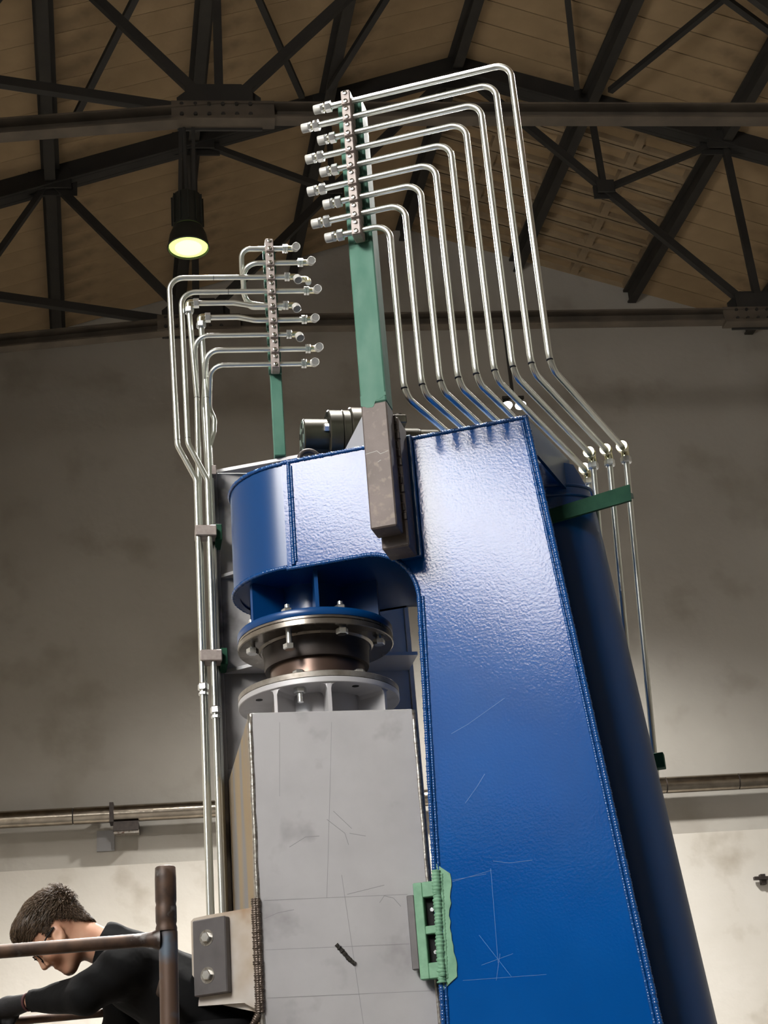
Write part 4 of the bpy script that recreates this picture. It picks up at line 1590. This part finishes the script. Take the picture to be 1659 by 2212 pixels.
def headf(P):
    d = ellip(P, hd(-4, 6), HX, (70 * K, 66 * K, 55 * K))
    d = smin(d, ellip(P, hd(24, -38), HX, (42 * K, 58 * K, 42 * K)), 18 * K)
    d = smin(d, capsule(P, hd(10, -78, -26), hd(46, -88, 0), 15 * K, 15 * K), 14 * K)
    d = smin(d, capsule(P, hd(10, -78, 26), hd(46, -88, 0), 15 * K, 15 * K), 14 * K)
    d = smin(d, ellip(P, hd(52, -90), HX, (11 * K, 12 * K, 15 * K)), 8 * K)
    d = smin(d, capsule(P, hd(60, -10, -24), hd(60, -10, 24), 9 * K, 9 * K), 10 * K)            # brow
    d = smin(d, capsule(P, hd(64, -14), hd(78, -45), 6 * K, 8 * K), 7 * K)                       # nose
    for s_ in (-1, 1):
        d = smin(d, ellip(P, hd(70, -48, 8 * s_), HX, (8 * K, 6 * K, 6 * K)), 5 * K)
        d = smin(d, ellip(P, hd(50, -40, 30 * s_), HX, (14 * K, 18 * K, 14 * K)), 14 * K)        # cheek
        d = np.maximum(d, -ellip(P, hd(68, -24, 21 * s_), HX, (9 * K, 9 * K, 13 * K)) * 1.0)     # eye hollow
        d = smin(d, ellip(P, hd(57, -24, 20 * s_), HX, (8 * K, 9 * K, 10 * K)), 2 * K)           # eyeball and lids
    d = smin(d, ellip(P, hd(62, -65), HX, (7 * K, 4.5 * K, 15 * K)), 4 * K)
    d = smin(d, ellip(P, hd(60, -74), HX, (7 * K, 5 * K, 13 * K)), 4 * K)
    for s_ in (-1, 1):                                                                          # ears
        ea, eb = HF * .80 + HU * .60, HU * .80 - HF * .60
        e = ellip(P, hd(12, -36, 53 * s_), (ea, eb, HS), (14 * K, 22 * K, 7 * K))
        e = np.maximum(e, -ellip(P, hd(14, -32, 60 * s_), (ea, eb, HS), (8.5 * K, 14 * K, 6 * K)))
        d = smin(d, e, 4 * K)
    return d


SHN, ELN, WRN = man(268, 2088, -.13), man(188, 2147, -.08), man(64, 2164, .10)
SHF, ELF, WRF = man(268, 2090, .14), man(262, 2230, .20), man(190, 2330, .20)
CH, WA, HI = man(305, 2105), man(400, 2165), man(470, 2240)
HAND = man(18, 2186, .17)


def torso(P, g=0.0):
    d = capsule(P, CH, WA, 78 * K + g, 84 * K + g)
    wide = np.array((1., .74, 1.))
    Pc = (P - np.array(CH)) * wide + np.array(CH)
    d = capsule(Pc, CH, WA, 80 * K + g, 82 * K + g)
    Pw = (P - np.array(WA)) * np.array((1., .80, 1.)) + np.array(WA)
    d = smin(d, capsule(Pw, WA, HI, 80 * K + g, 88 * K + g), .05)
    d = smin(d, capsule(P, man(236, 2043), CH, 46 * K + g, 60 * K + g), .05)
    return d


def arms(P, g=0.0):
    d = capsule(P, SHN, ELN, 48 * K + g, 36 * K + g)
    d = smin(d, capsule(P, ELN, WRN, 36 * K + g, 19 * K + g), .02)
    e = capsule(P, SHF, ELF, 48 * K + g, 36 * K + g)
    e = smin(e, capsule(P, ELF, WRF, 36 * K + g, 19 * K + g), .02)
    return np.minimum(d, e)


# fingers close on the mid rail
RAILC = np.array(q0 + dq * ((Vector(HAND) - q0).dot(dq)))


def hand(P, g=0.0):
    d = capsule(P, WRN, HAND + np.array((0, 0, .012)), .022 + g, .030 + g)
    d = smin(d, capsule(P, HAND + np.array((0, 0, .010)), HAND + np.array((-.035, -.004, .008)), .028 + g, .022 + g), .015)
    dqa = np.array(dq)
    for k_ in range(4):                    # four unequal fingers hooked over the rail
        b0 = RAILC + dqa * (-.072 + .021 * k_)
        l_ = (.92, 1.0, .96, .82)[k_]
        pts_ = [b0 + np.array((0.012, .010, .032)), b0 + np.array((0, -.020, .024)) * l_, b0 + np.array((0, -.026, -.004)) * l_, b0 + np.array((0, -.008, -.024)) * l_]
        for a_1, b_1, r1_, r2_ in zip(pts_, pts_[1:], (.0105, .0098, .009), (.0098, .009, .0082)):
            d = smin(d, capsule(P, a_1, b_1, r1_ + g, r2_ + g), .004)
    th = [HAND + np.array((.012, -.006, .004)), RAILC + dqa * .016 + np.array((0, -.026, .010)), RAILC + dqa * .004 + np.array((0, -.026, -.014))]
    for a_1, b_1, r1_, r2_ in zip(th, th[1:], (.0125, .011), (.011, .0095)):
        d = smin(d, capsule(P, a_1, b_1, r1_ + g, r2_ + g), .006)
    return d


KN, FN = np.array((HI[0] + .02, MAN - .11, DECK + .50)), np.array((HI[0] + .06, MAN - .12, DECK + .09))
KF, FF = np.array((HI[0] - .06, MAN + .13, DECK + .50)), np.array((HI[0] + .0, MAN + .13, DECK + .09))


def legs(P, g=0.0):
    d = None
    for (kn, ft, sy) in ((KN, FN, -.075), (KF, FF, .075)):
        h_ = np.array(HI) + np.array((0, sy, -.02))
        e = smin(capsule(P, h_, kn, .088 + g, .060 + g), capsule(P, kn, ft, .058 + g, .042 + g), .02)
        d = e if d is None else np.minimum(d, e)
    return d


def body(P):
    d = smin(headf(P), neckbody(P), 16 * K)
    d = smin(d, torso(P, -.022), .02)
    d = smin(d, arms(P, -.010), .02)
    d = smin(d, hand(P, -.003), .006)
    return smin(d, legs(P, -.03), .01)


def nmesh(name, vf, m, parent, W):
    v, fc_ = vf
    v = v - np.array(W.translation)
    me = bpy.data.meshes.new(name)
    me.from_pydata(v.tolist(), [], [tuple(q) for q in fc_])
    me.polygons.foreach_set('use_smooth', [True] * len(me.polygons))
    me.materials.append(M[m])
    o = bpy.data.objects.new(name, me)
    col.objects.link(o)
    WM[o] = W.copy()
    if parent is not None:
        o.parent = parent
    else:
        o.matrix_world = W
    return o


lo = np.array((min(WRN[0], hd(0, 0)[0]) - .22, MAN - .34, DECK + .0))
hi_ = np.array((HI[0] + .28, MAN + .36, hd(0, 0)[2] + .17))
WMAN = Matrix.Translation(Vector((HI[0], MAN, DECK)))
# one continuous body: a fine upper half is needed only for head and hands, so the whole is netted at 6 mm
pb_ = nmesh('person', surf(body, lo, hi_, .0060), 'skin', None, WMAN)
tag(pb_, 'person in black sweater leaning down over the scaffold rail', 'person')


def fold(P):
    return .004 * np.sin(P[..., 0] * 55 + P[..., 2] * 70 + 2.5 * np.sin(P[..., 1] * 18)) * np.clip((WRN[2] + .35 - P[..., 2]) * 4, .2, 1)


def shirt(P):
    d = smin(torso(P, .006), arms(P, .006), .035) + fold(P) * .6
    # neck opening and cuffs
    nc = np.array(man(213, 2040)); nd = np.array(man(260, 2062)) - nc; nd /= np.linalg.norm(nd)
    d = np.where(np.linalg.norm(P - nc, axis=-1) < .095, np.maximum(d, -((P - nc) @ nd) - .004), d)
    for (wr, el) in ((WRN, ELN), (WRF, ELF)):
        wd = (np.array(wr) - np.array(el)); wd /= np.linalg.norm(wd)
        cut = (P - np.array(wr)) @ wd + .012
        near = np.linalg.norm(P - np.array(wr), axis=-1) - .16
        d = np.where(near < 0, np.maximum(d, cut), d)
    return np.maximum(d, HI[2] - .10 - P[..., 2])


slo = np.array((WRN[0] - .06, MAN - .34, HI[2] - .14))
shi = np.array((HI[0] + .2, MAN + .36, hd(0, 0)[2] + .06))
nmesh('sweater', surf(shirt, slo, shi, .0065), 'shirt', pb_, WMAN)


def trousers(P):
    hips = smin(legs(P, .006), capsule(P, np.array(HI) - np.array((0, .07, 0)), np.array(HI) + np.array((0, .07, 0)), .125, .125), .05)
    return np.maximum(hips, P[..., 2] - (HI[2] + .03))


nmesh('trousers', surf(trousers, np.array((HI[0] - .3, MAN - .34, DECK + .02)), np.array((HI[0] + .3, MAN + .34, HI[2] + .09)), .012), 'trouser', pb_, WMAN)


def shoes(P):
    d = None
    for ft in (FN, FF):
        a = np.array((ft[0] + .03, ft[1], DECK + .035)); b = np.array((ft[0] - .16, ft[1], DECK + .03))
        e = smin(capsule(P, a, b, .045, .036), capsule(P, a, a + np.array((-.02, 0, .09)), .045, .05), .02)
        d = e if d is None else np.minimum(d, e)
    return np.maximum(d, DECK - .005 - P[..., 2])


nmesh('work_shoes', surf(shoes, np.array((HI[0] - .35, MAN - .3, DECK - .03)), np.array((HI[0] + .3, MAN + .3, DECK + .22)), .01), 'black', pb_, WMAN)


def glove(P):
    d = hand(P, .0015)
    wd = np.array(WRN) - HAND
    wd /= np.linalg.norm(wd)
    cut = (P - np.array(WRN)) @ wd + .004
    return np.maximum(d, cut)


nmesh('glove', surf(glove, HAND - .12, HAND + .11, .0042), 'glove', pb_, WMAN)
wdv = Vector(WRN) - Vector(HAND + np.array((0, 0, .012)))
wdv.normalize()
cf_ = MB().lathe(Vector(WRN) - wdv * .004, wdv, [(.0245, -.004), (.0265, -.002), (.0265, .004), (.0245, .005)], 24)
cf_.build('glove_cuff', 'glovecuff', pb_, True)


def wob(P, f_, a_1):
    return a_1 * (np.sin(P[..., 0] * f_ + 1.3 * np.sin(P[..., 2] * f_ * .7)) * np.sin(P[..., 2] * f_ * .9 + 1.7) + np.sin(P[..., 1] * f_ * 1.3 + P[..., 0] * f_ * .6)) * .5


def hairf(P):
    rel = (P - hc) / K
    F_ = rel @ HF; U_ = rel @ HU; S_ = rel @ HS
    d = ellip(P, hd(-4, 5), HX, (71 * K, 67 * K, 58 * K))
    d = smin(d, ellip(P, hd(34, 38), HX, (36 * K, 32 * K, 42 * K)), 12 * K)
    d = smin(d, ellip(P, hd(-46, 22), HX, (32 * K, 32 * K, 42 * K)), 12 * K)
    nk = capsule(P, hd(-30, -20), man(196, 2030), 43 * K, 37 * K)
    d = smin(d, nk, 8 * K)
    d = d + wob(P, 120, .0012)
    front = np.where(F_ > 22, -(U_ - 4 - .10 * (F_ - 22)), np.where(F_ > -14, -(U_ + 6), -(U_ + 10 - (F_ + 14) * 1.35)))
    side = np.where((F_ > 6) & (F_ < 26), -(U_ + 26), 1e3)
    lim = np.minimum(front, side)
    d = np.maximum(d, lim * K)
    return d


hv = surf(hairf, hd(0, 0) - .16, hd(0, 0) + .16, .0042)
hr = nmesh('hair', hv, 'hair', pb_, WMAN)
# thousands of short strands combed away from the crown
rng = np.random.default_rng(5)
hvv = hv[0]
hrel = (hvv - hc) / K
a3 = hvv[rng.integers(0, len(hvv), 9000)] + rng.normal(0, .0012, (9000, 3))
cent = hd(-4, 0)
nrm_ = (a3 - cent); nrm_ /= np.linalg.norm(nrm_, axis=1)[:, None]
crown = hd(-72, 12, 8)
flow = a3 - crown
flow += rng.normal(0, .018, flow.shape)
flow -= nrm_ * (flow * nrm_).sum(1)[:, None]
dist_c = np.linalg.norm(a3 - crown, axis=1)
flow /= np.linalg.norm(flow, axis=1)[:, None] + 1e-9
rF = ((a3 - hc) / K) @ HF; rU = ((a3 - hc) / K) @ HU
Ls = np.where((rF < -14) & (rU < 0), rng.uniform(.004, .009, 9000), rng.uniform(.014, .032, 9000))
lift = np.where((rF < -14) & (rU < 0), .25, rng.uniform(.0, .16, 9000)) + np.where(dist_c < .04, .4, 0)
p0_ = a3 - nrm_ * .002
p1_ = a3 + flow * (Ls * .55)[:, None] + nrm_ * (Ls * lift)[:, None] * .8
Ls = np.where((rF > -16) & (rU < 8), .006, Ls)
p1_ = a3 + flow * (Ls * .55)[:, None] + nrm_ * (Ls * lift)[:, None] * .8
p2_ = a3 + flow * Ls[:, None] + nrm_ * (Ls * lift * .7 - Ls * Ls * 5)[:, None]
sdv = np.cross(flow, nrm_)
keep = ~((rF > 27) & (rU < 10))
vv, ff = [], []
for q0_, q1_, q2_, sv, nv in zip(p0_[keep], p1_[keep], p2_[keep], sdv[keep], nrm_[keep]):
    n_ = len(vv)
    for c_, w_ in ((q0_, .0011), (q1_, .0008)):
        vv += [c_ - sv * w_, c_ + sv * w_, c_ + nv * w_]
    vv.append(q2_)
    ff += [(n_, n_ + 1, n_ + 4, n_ + 3), (n_ + 1, n_ + 2, n_ + 5, n_ + 4), (n_ + 2, n_, n_ + 3, n_ + 5), (n_ + 3, n_ + 4, n_ + 6), (n_ + 4, n_ + 5, n_ + 6), (n_ + 5, n_ + 3, n_ + 6)]
o_ = nmesh('hair_strands', (np.array(vv), np.array(ff, dtype=object)), 'hairstrand', pb_, WMAN)
o_['kind'] = 'stuff'
# glasses
gl = MB()
for s_ in (-1, 1):
    gl.tube([Vector(hd(4, -16, 58 * s_)), Vector(hd(30, -16, 54 * s_)), Vector(hd(72, -20, 43 * s_))], .0022, 8)
    cen = hd(74, -24, 22 * s_)
    gl.tube([Vector(cen + (HU * 15 * math.sin(k_ * math.pi / 10) + HS * 19 * math.cos(k_ * math.pi / 10) - HF * abs(math.cos(k_ * math.pi / 10)) * 2) * K) for k_ in range(21)], .0018, 8, False)
gl.tube([Vector(hd(75, -20, -5)), Vector(hd(78, -18, 0)), Vector(hd(75, -20, 5))], .0018, 8)
gl.build('glasses', 'black', pb_, True)

scn.cycles.use_denoising = True
scn.cycles.use_adaptive_sampling = True
scn.cycles.adaptive_threshold = 0.08
scn.cycles.use_light_tree = False
scn.cycles.max_bounces = 5
scn.cycles.diffuse_bounces = 3
scn.cycles.glossy_bounces = 2
scn.cycles.transmission_bounces = 0
scn.cycles.transparent_max_bounces = 2
scn.cycles.caustics_reflective = False
scn.cycles.caustics_refractive = False
scn.cycles.sample_clamp_indirect = 6.0
